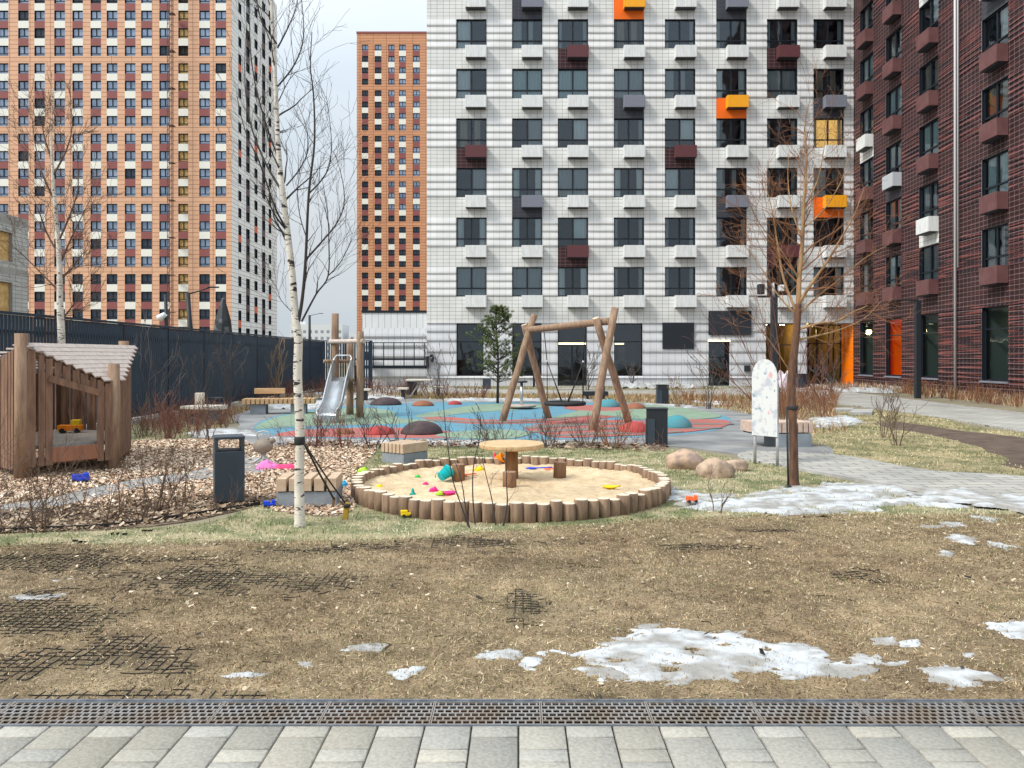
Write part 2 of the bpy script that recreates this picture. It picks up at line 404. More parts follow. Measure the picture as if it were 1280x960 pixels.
def bar(b, wl, u0, u1, z0, z1, w0, w1, m=0):
    """box in wall coordinates"""
    P = wl.P; i = len(b.v)
    b.v += [tuple(P(u, z, w_)) for u, z, w_ in ((u0,z0,w0),(u1,z0,w0),(u1,z0,w1),(u0,z0,w1),(u0,z1,w0),(u1,z1,w0),(u1,z1,w1),(u0,z1,w1))]
    for q in ((0,3,2,1),(4,5,6,7),(0,1,5,4),(1,2,6,5),(2,3,7,6),(3,0,4,7)):
        b.f.append(tuple(i+k for k in q)); b.m.append(m); b.sm.append(False)
LW = Wall((0, 0, 0), (1, 0, 0), (0, -1, 0))   # local wall used for shared window meshes: u=x, z up, w towards -y
def win_frame(wd, ht, transom=.26, name='window', mull=True, th=.055):
    b = MB()
    reveal(b, LW, -wd/2, wd/2, 0, ht, .16, out_=-.004)
    bar(b, LW, -wd/2+.002, -wd/2+th, .002, ht-.002, -.18, -.10); bar(b, LW, wd/2-th, wd/2-.002, .002, ht-.002, -.18, -.10)
    bar(b, LW, -wd/2+th, wd/2-th, .002, th, -.18, -.10); bar(b, LW, -wd/2+th, wd/2-th, ht-th, ht-.002, -.18, -.10)
    tz = transom*ht if transom else 0
    if transom: bar(b, LW, -wd/2+th, wd/2-th, tz, tz+.07, -.178, -.095)
    if mull: bar(b, LW, -.045, .045, tz+(.07 if transom else th), ht-th, -.176, -.09); bar(b, LW, -.02, .02, th, tz, -.176, -.09) if transom else None
    me = b.build(name, [M_FR]); d = me.data; bpy.data.objects.remove(me); return d
def quadmesh(name, wd, ht, w_, m, off=.0):
    b = MB(); b.quad(LW.P(-wd/2+.05, .05, w_), LW.P(wd/2-.05, .05, w_), LW.P(wd/2-.05, ht-.05, w_), LW.P(-wd/2+.05, ht-.05, w_))
    o = b.build(name, [m]); d = o.data; bpy.data.objects.remove(o); return d
def curtain_mesh(wd, ht, spans, m, seed=0, zlow=.05):
    b = MB(); rs = random.Random(seed)
    for a, c in spans:
        n = max(4, int((c-a)*wd/.06)); us = [-wd/2+.05 + (a + (c-a)*i/n)*(wd-.1) for i in range(n+1)]
        ws = [-.22 + .025*math.sin(i*1.9) + rs.uniform(-.008, .008) for i in range(n+1)]
        for i in range(n): b.quad(LW.P(us[i], zlow, ws[i]), LW.P(us[i+1], zlow, ws[i+1]), LW.P(us[i+1], ht-.03, ws[i+1]), LW.P(us[i], ht-.03, ws[i]))
    o = b.build('curtain', [m]); d = o.data; bpy.data.objects.remove(o); return d
WW, WH = 1.745, 1.683
frame_me = win_frame(WW, WH); pane_me = quadmesh('pane', WW, WH, -.14, M_GLASS)
CV = [curtain_mesh(WW, WH, [(0, .22), (.78, 1)], CURT[0], 1), curtain_mesh(WW, WH, [(0, 1)], CURT[1], 2), curtain_mesh(WW, WH, [(0, .45)], CURT[0], 3),
      curtain_mesh(WW, WH, [(.02, .98)], CURT[3], 4), curtain_mesh(WW, WH, [(.1, .35), (.6, .8)], CURT[2], 5), curtain_mesh(WW, WH, [(.55, 1)], CURT[1], 6), curtain_mesh(WW, WH, [(.02, .12), (.86, .98)], CURT[1], 11), None,
      curtain_mesh(WW, WH, [(.52, .98)], CURT[0], 8, WH*.3), curtain_mesh(WW, WH, [(0, .3), (.55, .7)], CURT[1], 9)]
def place_window(bld, wl, uc, z0, wd=WW, curtain=0, fr=None, pn=None):
    p = wl.P(uc, z0, 0); rz = math.atan2(wl.U.y, wl.U.x)
    o = link('window', fr or frame_me, bld, p - bld.location, rz); s = wd/WW
    link('pane', pn or pane_me, o)
    cm = CV[curtain % len(CV)]
    if cm: link('curtain', cm, o)
    if abs(s-1) > 1e-3: o.scale = (s, 1, 1)
    return o
def acbox(bld, wl, u0, u1, ztop, m, label=None):
    b = MB(); dz = .68; d = .46; z1 = ztop; z0 = z1-dz
    # tapered underside, perforated basket face
    P = wl.P; i = len(b.v)
    bar(b, wl, u0, u1, z0, z1, .012, d)
    for k in range(9):
        u = u0 + (u1-u0)*(k+.5)/9; bar(b, wl, u-.012, u+.012, z0+.03, z1-.03, d+.002, d+.010)
    bar(b, wl, u0+.05, u1-.05, z0-.05, z0-.002, .06, d-.06, 1)
    c = b.build('air_conditioner_box', [m, M_JAMB], bld, world=True)
    if label: c['label'] = label
    return c
M_BW = mat('box white', (.80, .82, .82), .5, c2=(.68, .69, .68), scale=3, stretch=(3, 3, .5)); M_BM = mat('box maroon', (.13, .045, .05), .45); M_BG = mat('box grey', (.22, .23, .28), .45)
M_BO = mat('box orange', (.95, .42, .02), .45); M_PO = mat('panel orange', (.90, .16, .01), .5)
M_PM = mattile('panel maroon', (.05, .022, .026), (.04, .018, .022), (.22, .13, .13), .30, .2, .008)
M_PG = mattile('panel grey', (.055, .06, .075), (.05, .055, .068), (.11, .11, .12), .36, .215, .008)
M_BR = mat('box brown', (.18, .088, .086), .4, c2=(.14, .064, .066), scale=2)
COLM = {'m': (M_BM, 3, 'maroon'), 'g': (M_BG, 4, 'grey'), 'o': (M_BO, 5, 'bright orange')}

# ---- white apartment block, face at Y=D
D = 45.3
def ux(px, d=D): return (px-PX)/F*d
white = thing('apartment_block', 'white tiled apartment block with ribbed bands and scattered orange and maroon boxes', 'building', (7, D+7, 0))
wl = Wall((0, D, 0), (1, 0, 0), (0, -1, 0))
wc = [(570.6, 608), (640.4, 677.8), (697.5, 734.8), (767.4, 804.8), (831.3, 868.6), (895.5, 932.9), (958.8, 996.2), (1016.9, 1054.3)]
wu = [ux((a+c)/2) for a, c in wc]
zrow = [21.1 - 2.85*k for k in range(-2, 6)]      # window tops
XL, XR = ux(533.5), 19.27; ZT = 30.0
zg0, zg1 = .59, 3.65
sp = {(0,1):'g',(0,3):'o',(0,5):'g',(1,2):'m',(1,6):'m',(2,3):'g',(2,5):'o',(2,7):'g',(3,0):'m',(3,4):'m',(4,1):'g',(4,5):'g',(4,7):'o',(5,2):'m',(5,6):'m'}
opens = [(u-WW/2, u+WW/2, z-WH, z) for u in wu for z in zrow]
gopen = [(ux(570.6), ux(604.5), .59, 3.62), (ux(640.4), ux(677), .59, 3.62), (ux(697), ux(733.5), 0, 3.62), (ux(767.4), ux(803), .59, 3.62),
         (ux(885.5), ux(911.5), 0, 2.55), (ux(957), ux(997), 0, 3.62), (ux(1008), XR, 0, 3.62)]
def cellw(u, z):
    for a, c, e, f in opens + gopen:
        if a < u < c and e < z < f: return None
    if z > 3.65:
        for k, zt in enumerate(zrow):
            if zt-WH < z < zt: return 1
            if zt-2.85 < z < zt-WH:   # spandrel under window row k ( k-1 in photo rows )
                for c_, u_ in enumerate(wu):
                    if abs(u-u_) < WW/2 and (k-1, c_) in sp: return COLM[sp[(k-1, c_)]][1]
        return 0
    return 2 if z > .45 else 6
us = sorted(set([XL, XR] + [a for o in opens+gopen for a in o[:2]])); zs = sorted(set([0, .45, 3.65, ZT] + [round(a, 4) for o in opens+gopen for a in o[2:]]))
opens = [(a, c, round(e, 4), round(f, 4)) for a, c, e, f in opens]
wmats = [MW_FLAT, MW_RIB, MW_BASE, M_PM, M_PG, M_PO, MW_BASE]
wm = wall_mesh(wl, us, zs, cellw, wmats, {1: (.42, .062), 2: (.61, .08)})
jb = MB()
# side and roof so that it is a body
b2 = wm
Wd = Wall((XL, D, 0), (0, 1, 0), (-1, 0, 0))
b2.quad(Wd.P(16, 0), Wd.P(0, 0), Wd.P(0, ZT), Wd.P(16, ZT), 0, [(16, 0), (0, 0), (0, ZT), (16, ZT)])
b2.quad((XL, D, ZT), (XR+14, D, ZT), (XR+14, D+16, ZT), (XL, D+16, ZT), 0)
b2.quad((XR+14, D+16, 0), (XL, D+16, 0), (XL, D+16, ZT), (XR+14, D+16, ZT), 0)
b2.build('wall', wmats, white, world=True)
rs = random.Random(4)
cur_pat = [[0,1,1,7,9,0,7,1],[2,9,6,4,6,6,6,6],[2,3,3,1,9,0,1,4],[4,5,8,6,8,6,6,6],[5,0,1,0,2,9,6,2],[0,0,8,6,6,6,6,7],[1,1,0,6,6,6,6,0],[0,2,1,6,9,5,0,6]]
M_LITROOM = mat('lit room wall', (.75, .6, .3), .8, emit=(1, .72, .3, .32))
for k, zt in enumerate(zrow):
    for c_, u_ in enumerate(wu):
        ci = cur_pat[(k-1) % 8][c_] if k else rs.randint(0, 9)
        o = place_window(white, wl, u_, zt-WH, curtain=ci)
        if (k-2) == 2-0 and False: pass
        key = sp.get((k-1, c_))
        m_, lb = (COLM[key][0], COLM[key][2]) if key else (M_BW, None)
        acbox(white, wl, u_-WW/2+.54, u_+WW/2, zt-WH+.03, m_, (lb + ' box under its window') if lb else None)
ib = MB()
def room(b, u0, u1, z0, z1, w0, w1, m=0):
    P = wl.P
    b.quad(P(u0, z0, w1), P(u1, z0, w1), P(u1, z1, w1), P(u0, z1, w1), m)
    b.quad(P(u0, z0, w0), P(u0, z0, w1), P(u0, z1, w1), P(u0, z1, w0), m); b.quad(P(u1, z0, w1), P(u1, z0, w0), P(u1, z1, w0), P(u1, z1, w1), m)
    b.quad(P(u0, z1, w1), P(u1, z1, w1), P(u1, z1, w0), P(u0, z1, w0), m); b.quad(P(u0, z0, w0), P(u1, z0, w0), P(u1, z0, w1), P(u0, z0, w1), m)
for k, zt in enumerate(zrow):
    for c_, u_ in enumerate(wu): room(ib, u_-WW/2-.05, u_+WW/2+.05, zt-WH-.02, zt+.02, -.2, -1.6, 1 if (k == 4 and c_ == 7) else 0)
for g in gopen[:5]: room(ib, g[0]-.05, g[1]+.05, g[2]-.02, g[3]+.02, -.25, -3.0)
ib.build('interior_wall', [M_DARKIN, M_LITROOM], white, world=True)
# ground floor glazing
def big_window(bld, wl_, u0, u1, z0, z1, door=False, clear=False, jd=.16, transom=None, mull=None):
    b = MB(); reveal(b, wl_, u0, u1, z0, z1, jd+.06, out_=-.004)
    t = .06
    for a, c in ((u0+.002, u0+t), (u1-t, u1-.002)): bar(b, wl_, a, c, z0+.002, z1-.002, -jd-.05, -jd+.03)
    bar(b, wl_, u0+t, u1-t, z0+.002, z0+t, -jd-.05, -jd+.03); bar(b, wl_, u0+t, u1-t, z1-t, z1-.002, -jd-.05, -jd+.03)
    zt = transom if transom else z0+(z1-z0)*.64
    bar(b, wl_, u0+t, u1-t, zt, zt+.06, -jd-.05, -jd+.03)
    if door: bar(b, wl_, (u0+u1)/2-.05, (u0+u1)/2+.05, z0+t, zt, -jd-.05, -jd+.03)
    for q in (mull or []): bar(b, wl_, q-.035, q+.035, z0+t, z1-t, -jd-.048, -jd+.028)
    o = b.build('window', [M_FR], bld, world=True)
    g = MB(); g.quad(wl_.P(u0+t, z0+t, -jd), wl_.P(u1-t, z0+t, -jd), wl_.P(u1-t, z1-t, -jd), wl_.P(u0+t, z1-t, -jd))
    g.build('pane', [M_GLASS_CLEAR if clear else M_GLASS], o, world=False if False else True)
    return o
M_STRIP = mat('light strip', (1, .9, .6), .5, emit=(1, .86, .5, 2.2))
M_PATCH = mat('dim furniture', (.10, .11, .11), .7, c2=(.03, .035, .04), scale=1.5)
for i, g in enumerate(gopen[:5]):
    o = big_window(white, wl, *g, door=(i == 2))
    if i in (0, 1, 3):
        f = MB(); bar(f, wl, g[0]+.2, g[1]-.25, .59, 1.5, -2.0, -1.6); bar(f, wl, g[0]+.5, g[0]+.9, 1.5, 2.3, -2.0, -1.9); f.build('furniture', [M_PATCH], o, world=True)
f = MB(); bar(f, wl, ux(697)+.06, ux(733.5)-.06, 2.40, 2.50, -.10, -.02); f.build('door_light', [M_STRIP], white, world=True)
f = MB(); bar(f, wl, ux(884.5), ux(912), 2.57, 2.64, .11, .16); f.build('door_light', [M_STRIP], white, world=True)
# hanging pendant in shop window
f = MB(); bar(f, wl, ux(767.4)+.1, ux(767.4)+.7, 2.42, 2.5, -1.2, -.9); f.build('ceiling_lamp', [M_STRIP], white, world=True)
# vent panels
M_VENT = mat('vent slate', (.030, .036, .046), .5)
f = MB(); bar(f, wl, ux(827.5), ux(867), 2.14, 3.66, .105, .13)
for k in range(14): z = 2.18+k*.105; bar(f, wl, ux(827.5)+.03, ux(867)-.03, z, z+.05, .132, .15)
f.build('vent_panel', [M_VENT], white, world=True)
f = MB(); bar(f, wl, ux(885), ux(938.5), 2.94, 4.33, .105, .14)
for k in range(1, 3): q = ux(885)+(ux(938.5)-ux(885))*k/3; bar(f, wl, q-.01, q+.01, 2.96, 4.31, .142, .148)
f.build('dark_panel', [M_VENT], white, world=True)
f = MB(); bar(f, wl, ux(929.5), ux(937), .85, 1.2, .10, .2); f.build('meter_box', [M_VENT], white, world=True)
# small dark hook-shaped mark by the annexe, shaped as a bent tube, no lamp
f = MB(); f.tube([wl.P(ux(538), 1.75, .05), wl.P(ux(541), 1.8, .16), wl.P(ux(542), 1.6, .2), wl.P(ux(540), 1.42, .16)], [.07, .07, .07, .09], 8); f.build('wall_mark', [M_VENT], white, world=True)
# lobby: glazed bay, recessed bay with orange cheek
M_TAN = mat('lobby wall', (.36, .24, .07), .6, c2=(.24, .15, .04), scale=.8); M_ORW = mat('orange cheek', (1.0, .22, .004), .55)
big_window(white, wl, ux(957), ux(997), 0.02, 3.62, clear=True, transom=2.35)
lb = MB(); room(lb, ux(957)-.05, XR-.06, 0.0, 3.66, -1.75, -5.5)
room(lb, ux(957)-.05, ux(997)+.05, 0.0, 3.66, -.25, -5.0)
lb.build('lobby_wall', [M_TAN], white, world=True)
rl = MB(); RD = 1.7
rl.quad(wl.P(ux(1008), 0, 0), wl.P(ux(1008), 0, -RD), wl.P(ux(1008), 3.62, -RD), wl.P(ux(1008), 3.62, 0), 1)
rl.quad(wl.P(ux(1008), 3.62, -RD), wl.P(XR, 3.62, -RD), wl.P(XR, 3.62, 0), wl.P(ux(1008), 3.62, 0), 1)
rl.quad(wl.P(XR-.015, 0, -RD), wl.P(XR-.015, 0, 0), wl.P(XR-.015, 3.6, 0), wl.P(XR-.015, 3.6, -RD), 0)
rl.build('entrance_recess', [M_ORW, MW_BASE], white, world=True)
wl2 = Wall((0, D+RD, 0), (1, 0, 0), (0, -1, 0))
u0, u1 = ux(1008), XR-.02
big_window(white, wl2, u0, u1, 0.02, 3.6, clear=True, transom=2.45, jd=.02, mull=[u0+.75, u0+1.25, u0+1.95, u1-.45])
M_BULB = mat('bulb', (1, .9, .7), .5, emit=(1, .8, .45, 14))
for q, w_ in ((ux(962), -.6), (ux(972), -.8), (ux(980), -.6), (ux(986), -.9), (ux(1020), -2.3), (ux(1036), -2.6)):
    f = MB(); p = wl.P(q, 3.54, w_); f.lathe((p.x, p.y, p.z), [(.05, 0), (.06, .04)], 8); f.build('spotlight', [M_BULB], white, world=True)
for q, w_, e in ((ux(975), -1.2, 60), (ux(1030), -3.0, 60)):
    ld = bpy.data.lights.new('lobby_lamp', 'POINT'); ld.energy = e; ld.color = (1, .74, .36); ld.shadow_soft_size = .15
    lo = bpy.data.objects.new('lobby_lamp', ld); S.collection.objects.link(lo); lo.location = wl.P(q, 3.2, w_)

# ---- annexe (low wing) with metal frame
ann = thing('annexe', 'low white wing with dark coping and steel frame, left of the white block', 'building', (-7, D+3, 0))
wa = Wall((0, D+.5, 0), (1, 0, 0), (0, -1, 0)); ZA = 4.25; XA = ux(453, D+.5)
wm = wall_mesh(wa, [XA, XL-.01], [0, .45, 3.35, ZA], lambda u, z: 0 if z > 3.35 else (1 if z > .45 else 2), None, {1: (.58, .10)})
wm.quad((XA, D+12, 0), (XA, D+.5, 0), (XA, D+.5, ZA), (XA, D+12, ZA), 2, [(0, 0), (12, 0), (12, 4), (0, 4)])
wm.quad((XA, D+.5, ZA), (XL, D+.5, ZA), (XL, D+12, ZA), (XA, D+12, ZA), 2)
MWA = mattile('white tall panels', (.80, .82, .84), (.76, .78, .8), (.18, .18, .2), .37, 50, .009)
wm.build('wall', [MWA, MW_BASE, MW_BASE], ann, world=True)
f = MB(); bar(f, wa, XA-.05, XL-.01, ZA, ZA+.14, -.3, .05); f.build('coping', [M_FR], ann, world=True)
f = MB(); ua, ub = ux(446), ux(535.5)
for k in range(9):
    u = ux(456) + ux(12.6+648)*k
    if u < ub: bar(f, wa, u-.025, u+.025, 1.17, 2.5, .9, .95)
bar(f, wa, ua, ub, 1.03, 1.2, .85, 1.0); bar(f, wa, ua, ub, 1.50, 1.60, .86, .96); bar(f, wa, ua, ub, 2.47, 2.52, .9, .95); bar(f, wa, ua, ub, 2.30, 2.325, .91, .94)
bar(f, wa, ub-.1, ub+.05, 1.03, 1.72, .0, 1.0)
bar(f, wa, ua, ua+.1, 0, 1.2, .8, 1.0)
f.build('steel_frame', [M_FR], ann, world=True)
f = MB(); bar(f, wa, ux(452), ux(465), 1.5, 1.9, .3, .8); bar(f, wa, ux(452), ux(460), 1.9, 2.0, .35, .7); f.build('duct', [M_VENT], ann, world=True)

# ---- maroon block on the right
mar = thing('apartment_block', 'dark maroon tiled apartment block with brown boxes along the right side', 'building', (26, 33, 0))
wr = Wall((XR, D, 0), (-.025, -1, 0), (-1, .025, 0))
def uy(px): return (D - 18.14/((px-PX)/F-.025)) * 1.0003
rc = [(1075, 1092), (1107.4, 1127.4), (1149, 1173.6), (1227.2, 1261)]; ru = [(uy(a), uy(c)) for a, c in rc]
ru.append((uy(1261)+5.0, uy(1261)+6.8)); UE = 26.0
oR = [(a, c, round(z-WH, 4), round(z, 4)) for a, c in ru for z in zrow] + [(a, c, .7, 3.65) for a, c in ru]
spR = {(3, 0): 'w', (4, 1): 'g', (5, 2): 'w', (1, 2): 'w', (2, 3): 'g'}
def cellr(u, z):
    for a, c, e, f in oR:
        if a < u < c and e < z < f: return None
    if z < 3.75: return 1 if z > .45 else 0
    for k, zt in enumerate(zrow):
        if zt-WH < z < zt: return 1
        if zt-2.85 < z < zt-WH:
            for c_, (a, c) in enumerate(ru):
                if a < u < c and (k-1, c_) in spR: return {'w': 2, 'g': 3}[spR[(k-1, c_)]]
    return 0
usr = sorted(set([0, UE] + [a for o in oR for a in o[:2]])); zsr = sorted(set([0, .45, 3.75, ZT] + [a for o in oR for a in o[2:]]))
rmats = [MR_FLAT, MR_RIB, MW_FLAT, M_PG]
rm = wall_mesh(wr, usr, zsr, cellr, rmats, {1: (.21, .03)})
e0 = wr.P(UE, 0)
rm.quad(e0, e0+Vector((14, 0, 0)), e0+Vector((14, 0, ZT)), e0+Vector((0, 0, ZT)), 0, [(0, 0), (14, 0), (14, ZT), (0, ZT)])
rm.quad(wr.P(UE, ZT), wr.P(UE, ZT)+Vector((14, 0, 0)), wr.P(0, ZT)+Vector((14, 0, 0)), wr.P(0, ZT), 0)
rm.build('wall', rmats, mar, world=True)
ib = MB()
def roomr(b, u0, u1, z0, z1, w0, w1, m=0):
    P = wr.P
    b.quad(P(u0, z0, w1), P(u1, z0, w1), P(u1, z1, w1), P(u0, z1, w1), m)
    b.quad(P(u0, z0, w0), P(u0, z0, w1), P(u0, z1, w1), P(u0, z1, w0), m); b.quad(P(u1, z0, w1), P(u1, z0, w0), P(u1, z1, w0), P(u1, z1, w1), m)
    b.quad(P(u0, z1, w1), P(u1, z1, w1), P(u1, z1, w0), P(u0, z1, w0), m); b.quad(P(u0, z0, w0), P(u1, z0, w0), P(u1, z0, w1), P(u0, z0, w1), m)
M_GREENIN = mat('greenish room', (.12, .16, .155), .9)
for c_, (a, c) in enumerate(ru):
    for k, zt in enumerate(zrow):
        o = place_window(mar, wr, (a+c)/2, zt-WH, wd=c-a, curtain=[0, 3, 2, 8, 9, 0, 4, 1][(k*3+c_*5) % 8])
        roomr(ib, a-.05, c+.05, zt-WH-.02, zt+.02, -.2, -1.6)
        key = spR.get((k-1, c_)); m_ = {'w': M_BW, 'g': mat('box pale', (.5, .53, .56), .45), None: M_BR}[key]
        acbox(mar, wr, c-1.2, c, zt-WH+.03, m_, {'w': 'white box among brown ones', 'g': 'pale grey box among brown ones', None: None}[key])
    roomr(ib, a-.05, c+.05, .68, 3.67, -.25, -2.4, 2 if c_ == 1 else 1)
    o = big_window(mar, wr, a, c, .7, 3.65, transom=2.75, clear=True)
    f = MB(); bar(f, wr, a-.05, c+.05, .62, .698, .035, .09); f.build('sill', [M_BG], o, world=True)
    f = MB(); bar(f, wr, a+.2, a+.9, 3.35, 3.40, -1.6, -1.2); f.build('ceiling_lamp', [M_STRIP], o, world=True)
ib.build('interior_wall', [M_DARKIN, M_GREENIN, M_ORW], mar, world=True)
f = MB(); pu = uy(1197.5); f.tube([wr.P(pu, .2, .12), wr.P(pu, 29, .12)], .055, 10)
f.tube([wr.P(pu+.22, 5.5, .12), wr.P(pu+.22, 29, .12)], .035, 8)
f.build('drainpipe', [mat('pipe pale', (.62, .62, .64), .4)], mar, world=True)

# ---- far towers
def tower(bld, wl_, us_, z0, zt_, cols, rows, wh, cellfn, mats, panes, name='window', nmax=100, start=0):
    """cols:[(u0,u1)], rows: list of window tops"""
    op = [(a, c, r-wh, r) for a, c in cols for r in rows]
    bu = sorted(set(us_ + [a for o in op for a in o[:2]])); bz = sorted(set([z0, zt_] + [a for o in op for a in o[2:]]))
    def cell(u, z):
        ci = next((i for i, (a, c) in enumerate(cols) if a < u < c), None)
        if ci is None: return 0
        for k, r in enumerate(rows):
            if r-wh < z < r: return None
            nxt = rows[k+1] if k+1 < len(rows) else -1e9
            if nxt < z < r-wh: return cellfn(ci, k)
        return 0
    wall_mesh(wl_, bu, bz, cell, mats, {}).build('wall', mats, bld, world=True)
    n = start; fs = MB(); gs = MB()
    for k in range(len(rows)-1, -1, -1):
        for ci, (a, c) in enumerate(cols):
            r = rows[k]; own = n < nmax
            b = MB() if own else fs; g = MB() if own else gs; e = .10; hw = (c-a)
            pm = panes(ci, k)
            if pm is None: continue
            reveal(b, wl_, a, c, r-wh, r, .3, out_=-.01)
            bar(b, wl_, a+.01, a+e, r-wh+.01, r-.01, -.33, -.2); bar(b, wl_, c-e, c-.01, r-wh+.01, r-.01, -.33, -.2)
            bar(b, wl_, a+e, c-e, r-e, r-.01, -.33, -.2); bar(b, wl_, a+e, c-e, r-wh+.01, r-wh+e, -.33, -.2)
            bar(b, wl_, a+e, c-e, r-wh+.24*wh, r-wh+.24*wh+.09, -.32, -.19)
            mid = (a+c)/2; bar(b, wl_, mid-.07, mid+.07, r-wh+.3*wh, r-e, -.32, -.19)
            g.quad(wl_.P(a+e, r-wh+e, -.28), wl_.P(c-e, r-wh+e, -.28), wl_.P(c-e, r-e, -.28), wl_.P(a+e, r-e, -.28), pm)
            if own:
                o = b.build('window', [M_FR], bld, world=True); g.build('pane', PM, o, world=True)
            n += 1
    if fs.v:
        o = fs.build('window', [M_FR], bld, world=True); o['kind'] = 'stuff'; q = gs.build('pane', PM, o, world=True); q['kind'] = 'stuff'
    return n
PM = [M_FARGLASS, M_FARGLASS2, M_OSB, mat('open dark', (.03, .025, .02), .9)]
DT = 127.8
lt = thing('tower_block', 'tall orange tower block with cream and maroon checkered panels, far left', 'building', (-70, DT+12, 0))
wt = Wall((0, DT, 0), (1, 0, 0), (0, -1, 0))
cx = [(-3, 10.5), (22.7, 35.8), (43, 56), (67.8, 81.2), (90.5, 103.6), (113.2, 126.3), (133.4, 146.7), (156, 169.3), (176.4, 189.8), (199.2, 212.5), (222.9, 235.2), (249.1, 262.3), (269.4, 282.7)]
colsT = [(ux(a, DT), ux(c, DT)) for a, c in cx]
rowsT = [round(H + (448-(13.1+21.96*k))/F*DT, 4) for k in range(-3, 20)]
def cellT(ci, k):
    kk = k-3  # photo row index
    if (kk+1) % 4 == 3: return 0
    return 2 if (ci + ((kk+1) % 4)) % 2 == 1 else 1
rt = random.Random(7)
def paneT(ci, k):
    if ci == 10: return 3 if k-3 in (-1, 1, 2) and rt.random() < .7 else 2
    if k-3 > 14: return 1
    return 0 if rt.random() < .93 else 1
XT0 = ux(-60, DT); XT1 = -46.5; ZTT = rowsT[0]+3
n = tower(lt, wt, [XT0, XT1], 0, ZTT, colsT, rowsT, 1.67, cellT, [MO, M_CREAM, M_MAR], paneT)
ws = Wall((XT1, DT, 0), (0, 1, 0), (1, 0, 0))
def usd(px): return -46.5*F/(px-PX) - DT
colsS = [(usd(a), usd(c)) for a, c in ((298, 301.8), (307.6, 312.3), (318, 322), (327.6, 331.7), (335.8, 339.2))]
def cellS(ci, k):
    if ci in (1, 3): return 3 if (k+ci) % 3 else 0
    return 2 if (k + ci*3) % 5 == 0 else 0
tower(lt, ws, [0, 24.0], 0, ZTT, colsS, rowsT, 1.67, cellS, [M_SIDEW, M_CREAM, mat('coral panel', (.60, .14, .07), .6), M_FARGLASS2], lambda c, k: 1, nmax=100, start=n)
f = MB(); f.quad((XT0, DT, ZTT), (XT1, DT, ZTT), (XT1, DT+24, ZTT), (XT0, DT+24, ZTT)); f.build('roof', [M_SIDEW], lt, world=True)
# hoist mast in front of the OSB column
hm = thing('hoist_mast', 'thin dark lattice hoist mast climbing the orange tower', 'hoist', (ux(213.5, 126.4), 126.2, 0))
f = MB(); hw = .32
for sx in (-1, 1):
    for sy in (-1, 1): f.box((sx*hw, sy*hw, 40), (.07, .07, 80))
f.build('rail', [mat('mast steel', (.10, .06, .05), .6)], hm)
f = MB()
for k in range(80):
    z = k; f.beam((-hw, -hw, z), (hw, -hw, z+1), .05, .05); f.box((0, -hw, z), (2*hw, .05, .05)); f.box((hw, 0, z), (.05, 2*hw, .05))
    if k % 6 == 3: f.box((.0, .6, z), (.9, .9, .08))
f.build('lattice', [mat('mast steel2', (.10, .06, .05), .6)], hm)
DM = 197.0
mt = thing('tower_block', 'narrower orange tower block seen against the sky between its neighbours', 'building', (-28, DM+8, 0))
wmid = Wall((0, DM, 0), (1, 0, 0), (0, -1, 0))
cm_ = [(452.4, 460.3), (468.4, 476.8), (485.4, 493.2), (498.8, 507.3), (516.3, 524.7), (536, 544)]
colsM = [(ux(a, DM), ux(c, DM)) for a, c in cm_]; rowsM = [round(H + (448-(55.8+14.24*k))/F*DM, 4) for k in range(0, 27)]
def cellM(ci, k): return 0 if k % 4 == 3 else (2 if (ci + k % 4) % 2 == 0 else 1)
def paneM(ci, k): return 1 if (ci < 2 and k > 0) or k > 14 else 0
ZM = H + (448-42)/F*DM
tower(mt, wmid, [ux(446, DM), ux(560, DM)], 0, ZM, colsM, rowsM, 1.5, cellM, [MO2, M_CREAM, M_MAR], paneM)
f = MB(); xa, xb = ux(446, DM), ux(560, DM)
f.quad((xa, DM+16, 0), (xa, DM, 0), (xa, DM, ZM), (xa, DM+16, ZM)); f.quad((xa, DM, ZM), (xb, DM, ZM), (xb, DM+16, ZM), (xa, DM+16, ZM))
f.build('side_wall', [MO2], mt, world=True)
f = MB(); bar(f, wmid, xa-.1, xb, ZM+.004, ZM+.5, -.3, .12); f.build('parapet', [M_MAR], mt, world=True)
# concrete building under construction, left
cb = thing('unfinished_building', 'bare concrete building with boarded windows behind the fence at far left', 'building', (-35, 42, 0))
wcb = Wall((-30.5, 49, 0), (0, -1, 0), (1, 0, 0)); M_CONC = mat('raw concrete', (.36, .35, .33), .9, c2=(.24, .23, .22), scale=.9, bump=.3); M_BLK = mattile('blocks', (.46, .46, .44), (.40, .40, .39), (.22, .22, .22), .6, .25, .02)
opc = [(1.5+3.6*k, 3.9+3.6*k, z, z+1.75) for k in range(3) for z in (1.4, 4.4, 7.4)]
us_ = sorted(set([0, 12] + [a for o in opc for a in o[:2]])); zs_ = sorted(set([0, 3.6, 4.0, 6.6, 7.0, 9.6, 10.2] + [a for o in opc for a in o[2:]]))
def cellc(u, z):
    for a, c, e, f_ in opc:
        if a < u < c and e < z < f_: return None
    return 0 if (u < .5 or 3.6 < z < 4.0 or 6.6 < z < 7.0 or z > 9.6) else 1
cwm = wall_mesh(wcb, us_, zs_, cellc, None, {})
cwm.quad((-42, 49, 0), (-30.5, 49, 0), (-30.5, 49, 10.2), (-42, 49, 10.2), 0); cwm.quad((-42, 37, 10.2), (-30.5, 37, 10.2), (-30.5, 49, 10.2), (-42, 49, 10.2), 0); cwm.quad((-42, 37, 0), (-30.5, 37, 0), (-30.5, 37, 10.2), (-42, 37, 10.2), 0)
cwm.build('wall', [M_CONC, M_BLK], cb, world=True)
